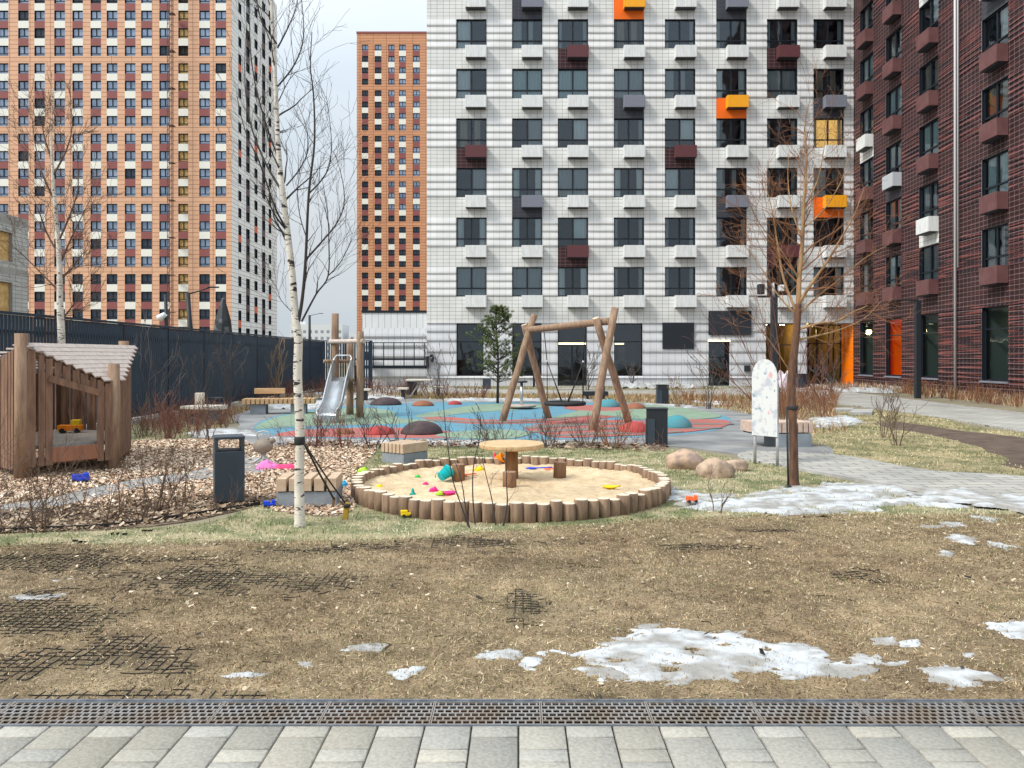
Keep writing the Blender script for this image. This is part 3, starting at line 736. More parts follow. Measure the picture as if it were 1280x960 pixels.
for a, c, e, f_ in opc:
    f = MB(); reveal(f, wcb, a, c, e, f_, .25, 1, -.01); bar(f, wcb, a+.03, (a+c)/2, e+.03, f_-.03, -.25, -.2, 0); bar(f, wcb, (a+c)/2+.03, c-.03, e+.03, f_-.03, -.25, -.2, 0)
    f.build('boarded_window', [M_OSB, M_CONC], cb, world=True)
# two blocks on the horizon
for x0, x1, yt, col, lbl in ((362, 428, 405.5, (.62, .64, .66), 'long pale panel block on the horizon beside the birch trunk'), (436, 452, 416, (.60, .62, .64), 'small pale block on the horizon beside the slide tower')):
    DD = 350; zt = H+(448-yt)/F*DD; o = thing('distant_building', lbl, 'building', (ux((x0+x1)/2, DD), DD+8, 0))
    wf = Wall((0, DD, 0), (1, 0, 0), (0, -1, 0)); f = MB(); bar(f, wf, ux(x0, DD), ux(x1, DD), 0, zt, -14, 0); f.build('wall', [mat('pale far wall', col, .9)], o, world=True)
    f = MB(); k = ux(x0, DD)+.8
    while k < ux(x1, DD)-1.6:
        z = 1.2
        while z < zt-1.8: bar(f, wf, k, k+1.3, z, z+1.3, .01, .03); z += 2.9
        k += 2.6
    q = f.build('window', [mat('far pane', (.25, .28, .32), .4)], o, world=True); q['kind'] = 'stuff'
    f = MB(); bar(f, wf, ux(x0, DD)+3, ux(x0, DD)+6, zt, zt+1.6, -8, -4); f.build('roof_hut', [mat('pale hut', col, .9)], o, world=True)
# ================================================================ GROUND
Z = .004
M_GROUND = mat('ground soil', (.20, .17, .12), .95, c2=(.26, .23, .15), scale=.5, bump=.3)
b = MB(); b.quad((-400, -60, 0), (400, -60, 0), (400, 3.372, 0), (-400, 3.372, 0)); b.quad((-400, 3.614, 0), (400, 3.614, 0), (400, 900, 0), (-400, 900, 0)); b.build('ground', M_GROUND)['kind'] = 'structure'
M_GREENSOIL = mat('lawn soil green', (.15, .16, .08), .95, c2=(.36, .30, .19), scale=3.2, pos=(.42, .58), bump=.5, bscale=30)
M_DRYLAWN = mat('lawn soil dry', (.34, .28, .16), .95, c2=(.17, .16, .08), scale=1.8, pos=(.42, .58), bump=.5, bscale=30)
M_MULCH = mat('mulch', (.42, .32, .23), .95, c2=(.26, .18, .12), scale=14, bump=.8, bscale=30)
M_BEDSOIL = mat('bed soil', (.12, .085, .06), .95, c2=(.22, .16, .11), scale=9, bump=.8, bscale=25)
M_DARKSOIL = mat('dark soil', (.085, .062, .048), .95, c2=(.14, .10, .075), scale=3, bump=.7, bscale=20)
M_RUBGREY = mat('grey rubber', (.17, .175, .18), .85, c2=(.29, .29, .285), scale=1.3, bump=.25, bscale=120)
M_PATHGREY = mat('grey gravel path', (.33, .32, .31), .9, c2=(.24, .23, .22), scale=3, bump=.3, bscale=60)
M_PAVE = mattile('far paving', (.50, .48, .43), (.40, .39, .36), (.20, .19, .17), .4, .2, .012, offset=.5, useuv=False, dirt=.3, rough=.85)
M_CURB = mat('concrete kerb', (.45, .44, .42), .85, c2=(.33, .32, .31), scale=5)

lawn_mid = px2([(-500, 700), (0, 692), (240, 684), (480, 682), (640, 668), (850, 655), (1000, 645), (1280, 660), (1700, 680), (1700, 596), (1280, 640), (1100, 606), (1000, 588), (940, 578), (835, 562), (650, 556), (440, 560), (440, 640), (320, 632), (250, 655), (0, 668), (-500, 690)])
sheet('lawn', lawn_mid, Z, M_GREENSOIL, ragged=.05, seed=3)
bed_left = px2([(-500, 690), (0, 668), (130, 664), (250, 650), (320, 633), (330, 618), (250, 622), (120, 632), (0, 640), (-500, 650)])
mulch = px2([(-500, 655), (0, 642), (120, 633), (250, 623), (330, 622), (345, 640), (440, 640), (446, 590), (470, 560), (420, 553), (330, 560), (290, 550), (170, 552), (0, 556), (-400, 556)])
tag(sheet('mulch_bed', mulch, 2*Z, M_MULCH, ragged=.05, seed=5, kind='stuff'), 'pale wood chip mulch round the playhouse', 'mulch')
sheet('shrub_bed', bed_left, 3*Z, M_BEDSOIL, ragged=.05, seed=6)
sheet('path', px2([(-300, 640), (0, 632), (70, 622), (150, 604), (250, 588), (290, 575), (330, 572), (330, 592), (270, 598), (170, 612), (80, 634), (0, 648), (-300, 655)]), 4*Z, M_PATHGREY, ragged=.06, seed=8)
sheet('path', px2([(255, 592), (262, 568), (285, 550), (330, 549), (460, 550), (640, 552), (640, 559), (460, 557), (350, 558), (325, 565), (318, 590)]), 5*Z, M_PATHGREY, ragged=.03, seed=9)
# green patch beside the playhouse and the bed in front of the fence
sheet('lawn', px2([(-200, 552), (160, 560), (235, 550), (240, 530), (165, 528), (-200, 533)]), 3*Z, M_GREENSOIL, ragged=.05, seed=12)
back_bed = px2([(160, 528), (240, 548), (330, 512), (420, 503), (500, 501), (700, 502), (800, 503), (900, 512), (962, 528), (1010, 545), (1060, 540), (1040, 505), (980, 494), (700, 490), (480, 493), (420, 488), (300, 492)])
sheet('shrub_bed', back_bed, 2*Z, M_DRYLAWN, ragged=.1, seed=14)
RUB = px2([(278, 548), (300, 532), (290, 522), (325, 510), (380, 501), (470, 498), (560, 500), (700, 502), (800, 504), (890, 510), (942, 520), (965, 535), (975, 552), (1010, 556), (1040, 562), (1030, 590), (960, 575), (900, 566), (838, 559), (700, 552), (560, 551), (430, 552), (330, 554)])
sheet('playground_surface', RUB, 6*Z, M_RUBGREY, seed=15)
CP = {'blue': (.10, .28, .38), 'green': (.23, .33, .23), 'red': (.44, .12, .10), 'brown': (.16, .10, .09), 'teal': (.05, .26, .31), 'mix': (.22, .19, .17)}
MC = {k: mat('rubber ' + k, v, .85, c2=tuple(q*.55+.07 for q in v), scale=2.2, detail=9, bump=.4, bscale=90, pos=(.35, .72)) for k, v in CP.items()}
CB = [(318, 538), (330, 526), (370, 516), (420, 510), (470, 506), (540, 504), (620, 503.5), (720, 504), (800, 506), (860, 512), (905, 521), (914, 530), (895, 539), (850, 545), (780, 549), (690, 551), (600, 551), (500, 550), (400, 549), (345, 546)]
sheet('playground_surface', px2(CB), 7*Z, MC['blue'], n=10)
for k, (c, pts) in enumerate([
    ('green', [(319, 537), (345, 523), (400, 514), (455, 511), (490, 515), (500, 524), (560, 527), (500, 531), (420, 533), (360, 535)]),
    ('red', [(345, 546), (370, 540), (440, 536.5), (520, 537), (560, 541), (572, 545), (560, 549.5), (480, 549), (400, 548)]),
    ('green', [(600, 507), (650, 506), (690, 508), (640, 514), (590, 517), (540, 523), (520, 521), (560, 513)]),
    ('red', [(528, 524), (560, 523), (600, 526), (660, 526), (720, 522), (780, 519), (760, 524), (700, 529), (620, 531.5), (570, 530)]),
    ('green', [(545, 546), (580, 541), (630, 539), (662, 543), (640, 550), (580, 550)]),
    ('red', [(658, 537), (690, 530), (760, 527), (820, 528), (880, 526), (911, 528), (905, 535), (860, 542), (780, 547), (700, 549), (672, 543)]),
    ('green', [(735, 511), (790, 507), (850, 511), (900, 521), (870, 526), (800, 526), (750, 521), (690, 525), (720, 516)]),
    ('red', [(705, 511), (740, 508), (785, 510), (770, 515), (730, 515)]),
    ]): sheet('playground_surface', px2(pts), 7*Z + .0025*(k+1), MC[c], n=10)
for k, pts in enumerate([[(540, 526.5), (620, 529), (700, 526), (700, 527.2), (620, 530.6), (545, 528.2)], [(665, 535), (760, 531), (900, 531.5), (900, 533), (760, 533.5), (668, 538)],
    [(668, 541), (760, 537), (890, 536.5), (885, 538.3), (760, 539.8), (672, 543)], [(690, 546.5), (780, 542), (850, 541.5), (840, 543.5), (780, 545), (700, 548)]]):
    sheet('playground_surface', px2(pts), 13*Z, MC['mix'], n=6)
# right paths and lawns
path1 = px2([(938, 566), (1000, 568), (1060, 572), (1160, 590), (1280, 598), (1700, 640), (1700, 700), (1280, 641), (1180, 619), (1080, 603), (1000, 588), (925, 574)])
sheet('path', path1, 8*Z, M_PAVE, seed=2)
lawn_r = px2([(1030, 570), (1080, 575), (1160, 590), (1280, 598), (1700, 640), (1700, 545), (1280, 541), (1160, 520), (1060, 512), (1030, 530), (1016, 552)])
sheet('lawn', lawn_r, 3*Z, M_DRYLAWN, ragged=.05, seed=21)
dark_s = px2([(1120, 528), (1280, 548), (1700, 575), (1700, 625), (1285, 588), (1250, 570), (1190, 550), (1100, 533)])
sheet('bare_soil', dark_s, 4*Z, M_DARKSOIL, ragged=.08, seed=22)
path2 = px2([(480, 484.5), (600, 487), (760, 489), (960, 487), (1040, 489), (1130, 500), (1280, 519), (1700, 560), (1700, 610), (1280, 541), (1160, 521), (1060, 507), (1000, 500), (960, 497), (760, 494), (600, 493), (480, 492)])
sheet('path', path2, 9*Z, M_PAVE, seed=2)
sheet('path', [(-7.0, 34), (-4.8, 34), (-3.2, 44.0), (-7.4, 44.0)], 5*Z, M_PATHGREY, smooth=False)
for a, c in ((696, 734), (885, 913)):
    sheet('path', [(ux(a)-.3, 40.5), (ux(c)+.6, 40.5), (ux(c)+.1, D-.01), (ux(a)-.1, D-.01)], 7*Z, M_PAVE, smooth=False)
sheet('path', [(ux(950), 37.0), (XR-.3, 36.5), (XR-.3, D+1.6), (ux(957), D-.4)], 6*Z, M_PAVE, smooth=False)
# kerbs along both right-hand paths
for pts in ([(1000, 589), (1080, 604), (1180, 620), (1280, 642), (1500, 688)], [(1040, 489), (1130, 500), (1280, 518.5), (1500, 545)]):
    P = smoothpoly([gp(x, y) for x, y in pts], 8, closed=False); b = MB()
    for p, q in zip(P[:-1], P[1:]): b.beam((p.x, p.y, .03), (q.x, q.y, .03), .08, .05)
    b.build('kerb', M_CURB)['kind'] = 'structure'
# covers / slabs in the far lawn
for (x0, x1, y0, y1), lb in (((1040, 1066, 513.5, 515.5), 'small white concrete slab lying in the far lawn'), ((1062, 1090, 515.5, 519.5), 'larger white concrete slab lying in the far lawn')):
    b = MB(); b.prism([gp(x0, y1).to_2d(), gp(x1, y1).to_2d(), gp(x1+2, y0).to_2d(), gp(x0+4, y0).to_2d()], 0, .10); tag(b.build('concrete_slab', M_CURB, bevel=.01), lb, 'slab')
def relief(x, y):
    e = np.clip((y-3.63)/.15, 0, 1)*np.clip((8.0-y)/.8, 0, 1)
    return .006 + e*(.030*fnoise(x*3.1, y*3.1, 5, 3) + .016*fnoise(x*14, y*14, 8, 3) - .012)
# snow -------------------------------------------------------------
M_SNOW = matattr('snow', .75, bump=.5, bscale=26, spec=.3, var=.10)
M_SNOW.node_tree.nodes['Principled BSDF'].inputs['Subsurface Weight'].default_value = .0
def snow_grid(poly, cell, thick, seed, rag, dirt):
    P = np.array(poly); lo = P.min(0)-.1; hi = P.max(0)+.1
    nx = int((hi[0]-lo[0])/cell)+2; ny = int((hi[1]-lo[1])/cell)+2
    X, Y = np.meshgrid(np.linspace(lo[0], hi[0], nx), np.linspace(lo[1], hi[1], ny)); x = X.ravel(); y = Y.ravel()
    ins = inpoly(x, y, P); d = np.full(len(x), 1e9)
    for i in range(len(P)):
        a = P[i]; c = P[(i+1) % len(P)]; e = c-a; t = np.clip(((x-a[0])*e[0]+(y-a[1])*e[1])/(e@e+1e-9), 0, 1)
        d = np.minimum(d, np.hypot(x-a[0]-t*e[0], y-a[1]-t*e[1]))
    d = np.where(ins, d, -d)
    nz = fnoise(x*5.2, y*9, seed, 6)
    s = np.minimum(d, .16) + (nz-.52)*rag*2.6 + (fnoise(x*17, y*24, seed+7, 4)-.5)*min(.22, rag*1.1)
    h = thick*(1-np.exp(-np.maximum(s, 0)/max(.09, thick*1.6))) * (.55+.9*fnoise(x*1.7, y*3, seed+4, 4))
    h = h + (fnoise(x*16, y*16, seed+2, 3)-.5)*min(.015, thick*.5); h = np.where(s > 0, h+.001, -.012)
    V = np.stack([x, y, h], 1); idx = np.arange(nx*ny).reshape(ny, nx)
    Fc = np.stack([idx[:-1, :-1], idx[:-1, 1:], idx[1:, 1:], idx[1:, :-1]], -1).reshape(-1, 4)
    keep = (s[Fc] > -cell*.6).any(1); Fc = Fc[keep]
    fn = fnoise(x*5, y*9, seed+20, 5)[Fc].mean(1); fs = s[Fc].mean(1)
    g = np.clip((fn-.42)*5 + np.clip(fs/.10, 0, 1)*.5 - dirt, 0, 1)[:, None]
    col = np.array([.30, .29, .27])*(1-g) + np.array([.50, .52, .535])*g*(.8+.4*fnoise(x*14, y*14, seed+33, 4)[Fc].mean(1))[:, None]
    used, inv = np.unique(Fc, return_inverse=True)
    return V[used], inv.reshape(Fc.shape), col
SV, SF, SC = [], [], []; off = 0
SNOW = [([(843, 612), (880, 620), (930, 622), (980, 612), (1050, 606), (1110, 608), (1160, 618), (1205, 628), (1170, 634), (1110, 632), (1080, 640), (1020, 645), (960, 643), (900, 637), (850, 632), (835, 622)], .028, .034, .30, 0.12),
    ([(1180, 612), (1280, 622), (1420, 650), (1400, 665), (1280, 641), (1215, 632), (1150, 624)], .028, .012, .30, .35),
    ([(860, 628), (930, 634), (960, 640), (900, 640), (850, 636)], .028, .01, .2, .3),
    ([(692, 818), (740, 805), (790, 788), (840, 786), (890, 796), (950, 799), (1010, 806), (1060, 836), (1095, 858), (1030, 852), (960, 850), (880, 854), (810, 856), (770, 846), (730, 836)], .011, .010, .24, .32),
    ([(735, 838), (800, 848), (770, 855), (735, 848)], .012, .01, .12, .2), ([(585, 820), (640, 815), (652, 823), (615, 832), (588, 830)], .012, .015, .06, .05),
    ([(652, 828), (676, 826), (674, 845), (650, 843)], .012, .015, .04, .0), ([(488, 842), (532, 836), (508, 852), (492, 850)], .012, .015, .05, .05),
    ([(432, 812), (488, 808), (470, 820), (438, 818)], .012, .01, .07, .1), ([(372, 832), (395, 830), (390, 838), (374, 838)], .012, .012, .03, .1),
    ([(275, 848), (340, 843), (330, 850), (282, 853)], .012, .01, .05, .1), ([(1145, 840), (1180, 835), (1240, 845), (1264, 855), (1210, 864), (1160, 856)], .012, .02, .08, .05),
    ([(1070, 828), (1110, 830), (1135, 832), (1128, 840), (1085, 836)], .012, .01, .09, .1), ([(1090, 802), (1118, 800), (1115, 810), (1092, 808)], .012, .012, .04, .05), ([(1125, 806), (1148, 804), (1145, 811), (1128, 810)], .012, .012, .04, .1),
    ([(1225, 781), (1300, 778), (1320, 795), (1280, 803), (1250, 795)], .012, .02, .08, 0), ([(1205, 820), (1216, 818), (1214, 826), (1206, 825)], .012, .01, .02, 0),
    ([(1178, 655), (1205, 655), (1200, 662), (1182, 662)], .018, .02, .08, 0), ([(1180, 668), (1215, 672), (1225, 685), (1200, 682)], .018, .02, .08, 0), ([(1176, 690), (1196, 692), (1190, 700), (1176, 698)], .018, .02, .06, 0),
    ([(1236, 680), (1275, 686), (1262, 692), (1240, 688)], .018, .01, .08, .2), ([(1150, 658), (1180, 660), (1160, 665)], .018, .01, .06, .2), ([(1210, 645), (1256, 648), (1240, 655)], .018, .01, .06, .2),
    ([(18, 750), (75, 748), (60, 754), (20, 755)], .012, .008, .1, .1), ([(55, 728), (95, 724), (80, 732)], .014, .008, .06, .1),
    ([(345, 549), (420, 552), (640, 554), (700, 553.5), (700, 557), (640, 557.5), (500, 557), (380, 555)], .05, .02, .40, .15),
    ([(240, 541), (290, 537), (320, 546), (262, 549)], .05, .03, .35, .15), ([(330, 505), (420, 503), (405, 511), (340, 512)], .07, .06, .5, 0), ([(395, 492), (470, 492), (500, 500), (405, 500)], .09, .06, 1.2, .1),
    ([(560, 499.5), (760, 500.5), (740, 502.5), (560, 502)], .12, .06, .5, 0), ([(776, 482.5), (860, 483), (870, 486), (775, 486)], .15, .35, .8, 0),
    ([(870, 503), (910, 504), (905, 507), (880, 506)], .08, .05, .3, 0), ([(1010, 484), (1130, 487), (1110, 492), (1040, 489)], .15, .2, 1.0, .15), ([(810, 506), (850, 507), (870, 511), (830, 511)], .08, .02, .5, .2),
    ([(1015, 524), (1060, 522), (1075, 530), (1030, 536)], .05, .05, .3, .0),
]
for k, (pp, cell, th, rag, dirt) in enumerate(SNOW):
    V, Fc, C = snow_grid(px2(pp), cell, th, 31+k, rag, dirt); ny_px = pp[0][1]; V[:, 2] += (.030 if ny_px < 560 else (.034 if k == 1 else (.004 if k in (0, 2) else relief(V[:, 0], V[:, 1]))))
    SV.append(V); SF.append(Fc+off); SC.append(C); off += len(V)
o = npmesh('snow', np.concatenate(SV), np.concatenate(SF), M_SNOW, np.concatenate(SC)); o.data.polygons.foreach_set('use_smooth', [True]*len(o.data.polygons))
tag(o, 'thin melting snow patches left on the lawn', 'snow', kind='stuff')
snowpolys = [np.array(px2(s[0])) for s in SNOW[:24]]
def gridmask(x, y):
    spots = [(-2.2, 5.4, 1.5, .75), (-3.6, 5.9, 1.6, .5), (-1.2, 6.3, 1.2, .35), (-2.4, 4.0, 1.6, .5), (-3.0, 4.6, 1.2, .7), (.05, 4.85, .18, .6), (2.35, 5.5, .55, .5), (2.3, 7.0, .6, .45), (1.6, 6.35, .5, .2), (-.2, 6.5, 1.0, .25), (-1.9, 3.55, 1.8, .12), (.4, 3.53, .12, .1), (3.1, 4.4, .3, .3)]
    m = np.zeros_like(x)
    for cx, cyy, rx, ry in spots: cyy *= 1.045; m = np.maximum(m, 1-np.hypot((x-cx)/rx, (y-cyy)/ry))
    return m + (fnoise(x*2.3, y*2.3, 41, 5)-.5)*1.5
# near lawn with relief ---------------------------------------------
xs = np.arange(-9, 9.05, .035); ys = np.arange(3.615, 8.3, .035); X, Y = np.meshgrid(xs, ys); x = X.ravel(); y = Y.ravel()
V = np.stack([x, y, relief(x, y)], 1); idx = np.arange(len(x)).reshape(X.shape)
Fc = np.stack([idx[:-1, :-1], idx[:-1, 1:], idx[1:, 1:], idx[1:, :-1]], -1).reshape(-1, 4)
edge = 6.2 + .25*np.sin(x[Fc[:, 0]]*.8) - .03*x[Fc[:, 0]]
cy = y[Fc].mean(1); cx_ = x[Fc].mean(1)
Fk = cy < np.interp(cx_, [-6.5, -4, -1, 0, 1.5, 3, 6.5], [6.5, 6.65, 6.85, 7.3, 7.75, 8.1, 7.9]) + .25*(fnoise(cx_*2, cy*2, 77)-.5)
Fc = Fc[Fk]; cx_ = cx_[Fk]; cy = cy[Fk]
g = fnoise(cx_*1.1, cy*1.6, 3, 5)[:, None]; g2 = fnoise(cx_*9, cy*9, 13, 4)[:, None]
base = np.array([.23, .17, .105])*(1-g) + np.array([.34, .28, .19])*g
gmk = np.clip(gridmask(cx_, cy)*1.4, 0, 1)[:, None]; g3 = fnoise(cx_*2.2, cy*3.5, 23, 4)[:, None]
col = base*(.45+.95*g2)*(.55+.85*g3)*(1-.32*gmk)*np.array([.90, .85, .79])
M_NEAR = matattr('dry lawn soil', .95, bump=.8, bscale=90, spec=.2, var=.35)
o = npmesh('lawn', V, Fc, M_NEAR, col); o['kind'] = 'structure'
# plastic turf grid
gb = []; P_ = .0508
def strip(x0, y0, x1, y1):
    gb.append((x0, y0, x1, y1))
gx = np.arange(-5.0, 4.2, P_); gy = np.arange(3.66, 7.3, P_)
GX, GY = np.meshgrid(gx, gy)
for (dx, dy) in ((P_, 0), (0, P_)):
    x = GX.ravel(); y = GY.ravel(); m = gridmask(x+dx/2, y+dy/2) + np.random.RandomState(int(dx*1000)).uniform(-.35, .2, len(x)) + (fnoise(x*9, y*9, 71, 2)-.5)*.9; k = m > .60
    for a, c in zip(x[k], y[k]): strip(a, c, a+dx, c+dy)
G = np.array(gb); n = len(G); r2 = np.random.RandomState(3)
dx = G[:, 2]-G[:, 0]; dy = G[:, 3]-G[:, 1]; L_ = np.hypot(dx, dy); nx_ = -dy/L_*.0021; ny_ = dx/L_*.0021
z0 = relief(G[:, 0], G[:, 1]) + .0045; z1 = relief(G[:, 2], G[:, 3]) + .0045
V = np.zeros((n, 8, 3))
for i, (s, t, u) in enumerate(((0, -1, 0), (0, 1, 0), (1, 1, 0), (1, -1, 0), (0, -1, 1), (0, 1, 1), (1, 1, 1), (1, -1, 1))):
    V[:, i, 0] = np.where(s, G[:, 2], G[:, 0]) + t*nx_; V[:, i, 1] = np.where(s, G[:, 3], G[:, 1]) + t*ny_; V[:, i, 2] = np.where(s, z1, z0) - (0 if u else .035)
base_i = (np.arange(n)*8)[:, None, None]
Fq = (base_i + np.array([[4, 7, 6, 5], [0, 1, 5, 4], [2, 3, 7, 6], [0, 4, 7, 3], [1, 2, 6, 5]])[None]).reshape(-1, 4)
o = npmesh('turf_grid', V.reshape(-1, 3), Fq, mat('black plastic', (.036, .034, .034), .7)); tag(o, 'black plastic turf grid showing through the worn lawn', 'turf grid', kind='stuff')
near = [(-6.4, 3.64), (6.4, 3.64), (6.4, 8.0), (3, 8.15), (1.5, 7.85), (0, 7.35), (-1, 6.95), (-4, 6.75), (-6.4, 6.6)]
def nk(x, y, rs_):
    bare = fnoise(x*1.9, y*3.2, 144, 5) < .37
    return (~bare | (rs_.uniform(0, 1, len(x)) < .30)) & (gridmask(x, y) < .50) | (rs_.uniform(0, 1, len(x)) < .45)
DRY = [(.12, .085, .05), (.20, .145, .085), (.40, .31, .19), (.54, .45, .30), (.30, .23, .14), (.16, .12, .07), (.60, .52, .37), (.17, .17, .075), (.44, .36, .23)]
blades('dry_grass', near, 6500, .021, .0062, [(c[0]*.99, c[1]*.93, c[2]*.87) for c in DRY], 1, zf=relief, keep=nk, lean=2.0, avoid=[], label='short brown winter grass in front')
nearfar = [(-6.4, 5.6), (6.4, 5.6), (6.4, 7.6), (0, 7.05), (-6.4, 6.5)]
blades('green_tufts', near, 900, .022, .0045, [(.14, .16, .06), (.22, .23, .10)], 2, zf=relief, keep=lambda x, y, r_: fnoise(x*1.5, y*2.2, 99, 4) > .56, label='faint green tufts in the brown grass')
chips('leaf_litter', near, 150, .020, [(.42, .34, .24), (.50, .42, .32), (.30, .22, .14), (.54, .46, .34), (.12, .08, .05), (.2, .13, .08)], 5, z=.028, label='bits of bark and leaves on the front lawn', cat='litter', keep=lambda x, y, r_: r_.uniform(0, 1, len(x)) < .15 + .9*np.clip((fnoise(x*1.2, y*1.2, 7)-.45)*5, 0, 1)*np.clip((y-4)/2, 0, 1))
GRN = [(.11, .14, .05), (.19, .23, .09), (.27, .30, .13), (.46, .44, .25), (.60, .54, .35), (.66, .60, .42)]
sbx = [(-.09+1.95*math.cos(t), 9.52+1.95*math.sin(t)) for t in np.linspace(0, 6.28, 40)]
lawnP = smoothpoly(lawn_mid, 5); lawnP = [tuple(p) for p in lawnP]
blades('grass', lawnP, 2000, .042, .007, GRN, 6, z=Z, lean=1.6, avoid=[sbx], label='green and straw grass round the sandbox')
blades('grass', [tuple(p) for p in smoothpoly(lawn_r, 4)], 420, .05, .013, [(.16, .17, .07), (.30, .29, .14), (.50, .43, .25), (.62, .53, .33)], 7, z=3*Z, lean=1.5, avoid=[dark_s], label='straw coloured lawn beyond the paved path')
blades('grass', px2([(-200, 552), (160, 560), (235, 550), (240, 530), (165, 528), (-200, 533)]), 300, .05, .012, [(.22, .27, .11), (.33, .35, .18), (.42, .38, .25)], 8, z=3*Z, label='green grass patch behind the playhouse')
MUL = [(.68, .54, .40), (.58, .44, .31), (.76, .66, .53), (.44, .30, .20), (.62, .44, .33), (.30, .19, .12)]
chips('wood_chips', [tuple(p) for p in smoothpoly(mulch, 4)], 1900, .032, MUL, 9, z=2*Z, avoid=[np.array(px2([(0, 632), (70, 622), (150, 604), (250, 588), (290, 575), (330, 572), (330, 592), (270, 598), (170, 612), (80, 634), (0, 648)]))], label='pale wood chips spread over the play area')
chips('leaf_litter', bed_left, 1100, .035, [(.28, .19, .12), (.40, .30, .2), (.16, .10, .07), (.50, .40, .29)], 10, z=3*Z, label='brown leaves and twigs under the front shrubs', cat='litter')
chips('leaf_litter', px2([(-300, 628), (150, 600), (330, 565), (335, 600), (150, 625), (-300, 655)]), 120, .04, MUL, 11, z=4*Z, label='stray chips on the grey path', cat='litter')
STR = [(.42, .28, .16), (.30, .17, .10), (.50, .40, .24), (.24, .13, .09)]
blades('dry_ground_cover', back_bed, 110, .22, .016, STR, 12, z=2*Z, lean=.5, avoid=[np.array(RUB), np.array(path2)], clump=.8, label='low rust coloured stems in the bed behind the playground')
blades('dry_ground_cover', px2([(1010, 488), (1130, 492), (1280, 510), (1500, 535), (1500, 519), (1280, 503), (1130, 490), (1060, 484)]), 110, .45, .022, [(.30, .17, .10), (.40, .28, .17), (.20, .10, .07), (.46, .36, .22)], 13, lean=.4, clump=.9, label='dry reddish hedge stems along the maroon block')
blades('grass', px2([(480, 484), (960, 484), (960, 487), (480, 485.5)])+[], 60, .12, .02, [(.28, .27, .12), (.42, .36, .2)], 14, label='grass strip at the foot of the white block')
blades('grass', px2([(480, 493.5), (960, 497), (960, 500.5), (480, 498.5)]), 90, .15, .02, [(.36, .30, .12), (.46, .38, .18), (.26, .22, .10)], 15, z=2*Z, label='yellowed grass strip along the far footpath')
chips('leaf_litter', px2([(340, 562), (470, 560), (660, 561), (835, 566), (835, 558), (660, 553), (430, 553), (345, 556)]), 240, .05, [(.20, .12, .09), (.34, .24, .17), (.12, .08, .06)], 16, z=5*Z, label='dark leaf litter under the twiggy hedge', cat='litter')
chips('bark_scraps', near, 3.0, .030, [(.03, .025, .02), (.05, .04, .03)], 17, z=.03, label='dark bark scraps on the front lawn', cat='litter')

# pavement and drain in front --------------------------------------
M_PAVER = matattr('concrete pavers', .85, bump=.5, bscale=60, spec=.3, var=.16)
rp = random.Random(12); pv = []; pf = []; pc = []
def stone(x0, x1, y0, y1, col):
    g_ = .0038; c_ = .004; zt = .030 + rp.uniform(-.0008, .0008); i = len(pv)
    for (zz, e) in ((.0, g_), (zt-c_, g_), (zt, g_+c_)):
        pv.extend([(x0+e, y0+e, zz), (x1-e, y0+e, zz), (x1-e, y1-e, zz), (x0+e, y1-e, zz)])
    for l in (0, 4):
        for k in range(4): pf.append((i+l+k, i+l+(k+1) % 4, i+l+4+(k+1) % 4, i+l+4+k)); pc.append(col)
    pf.append((i+8, i+9, i+10, i+11)); pc.append(col)
X0 = (648-PX)/F*3.47 + .0; ci = 0
for k in range(-30, 31):
    x0 = .2*k; y = 3.370; odd = k % 2
    seq = ([.2, .1, .1, .3] if not odd else [.1, .3, .1, .2])*5
    first = True
    for s in seq:
        t = rp.uniform(.78, 1.02); wm_ = rp.uniform(-.012, .012); light = 1.18 if s == .1 else 1.0
        c = (.345*t*light+wm_, .33*t*light+wm_*.4, .29*t*light-wm_*.5)
        stone(x0, x0+.2, y-s, y, c); y -= s
        if y < 1.0: break
o = npmesh('pavement', np.array(pv), np.array(pf), M_PAVER, np.array(pc)); o['kind'] = 'structure'
b = MB(); b.quad((-60, -20, .012), (60, -20, .012), (60, 3.370, .012), (-60, 3.370, .012)); b.build('pavement_base', mat('joint sand', (.10, .09, .075), .95))['kind'] = 'structure'
dr = thing('drain_channel', 'rusty steel slotted drain running along the front paving', 'drain', (0, 3.493, 0))
M_RAIL = mat('galvanised rail', (.20, .22, .25), .5, metal=.4, c2=(.12, .13, .15), scale=20); M_GRATE = mat('grate steel', (.33, .33, .33), .5, metal=.3, c2=(.26, .22, .18), scale=6)
M_SLOT = mat('drain bottom', (.028, .020, .015), .9, c2=(.15, .062, .022), scale=3, pos=(.45, .65))
b = MB(); b.box((0, .126, .016), (18.6, .012, .036)); b.box((0, .112, .024), (18.6, .018, .012)); b.box((0, -.118, .016), (18.6, .012, .032)); b.build('rail', M_RAIL, dr, bevel=.001)
b = MB(); b.box((0, 0, -.11), (18.6, .24, .004)); b.box((0, .119, -.05), (18.6, .004, .12)); b.box((0, -.119, -.05), (18.6, .004, .12)); b.build('trough', M_SLOT, dr)
b = MB(); L0 = .48; yb = [-.108+.0355*k for k in range(7)]
for y in yb: b.box((L0/2, y, .0275), (L0-.008, .0075, .005))
for r_ in range(6):
    n_ = 14
    for k in range(n_+1):
        x = (k+(.5 if r_ % 2 else 0))*L0/n_
        if x < .01 or x > L0-.012: continue
        b.box((x, (yb[r_]+yb[r_+1])/2, .0270), (.0075, .030, .005))
for x in (.004, L0-.004): b.box((x, 0, .0275), (.005, .222, .006))
g0 = b.build('grate', M_GRATE, dr); g0.location.x = -9.12+.10
for k in range(1, 38):
    g = g0.copy(); S.collection.objects.link(g); g.location.x = -9.12+.10+L0*k
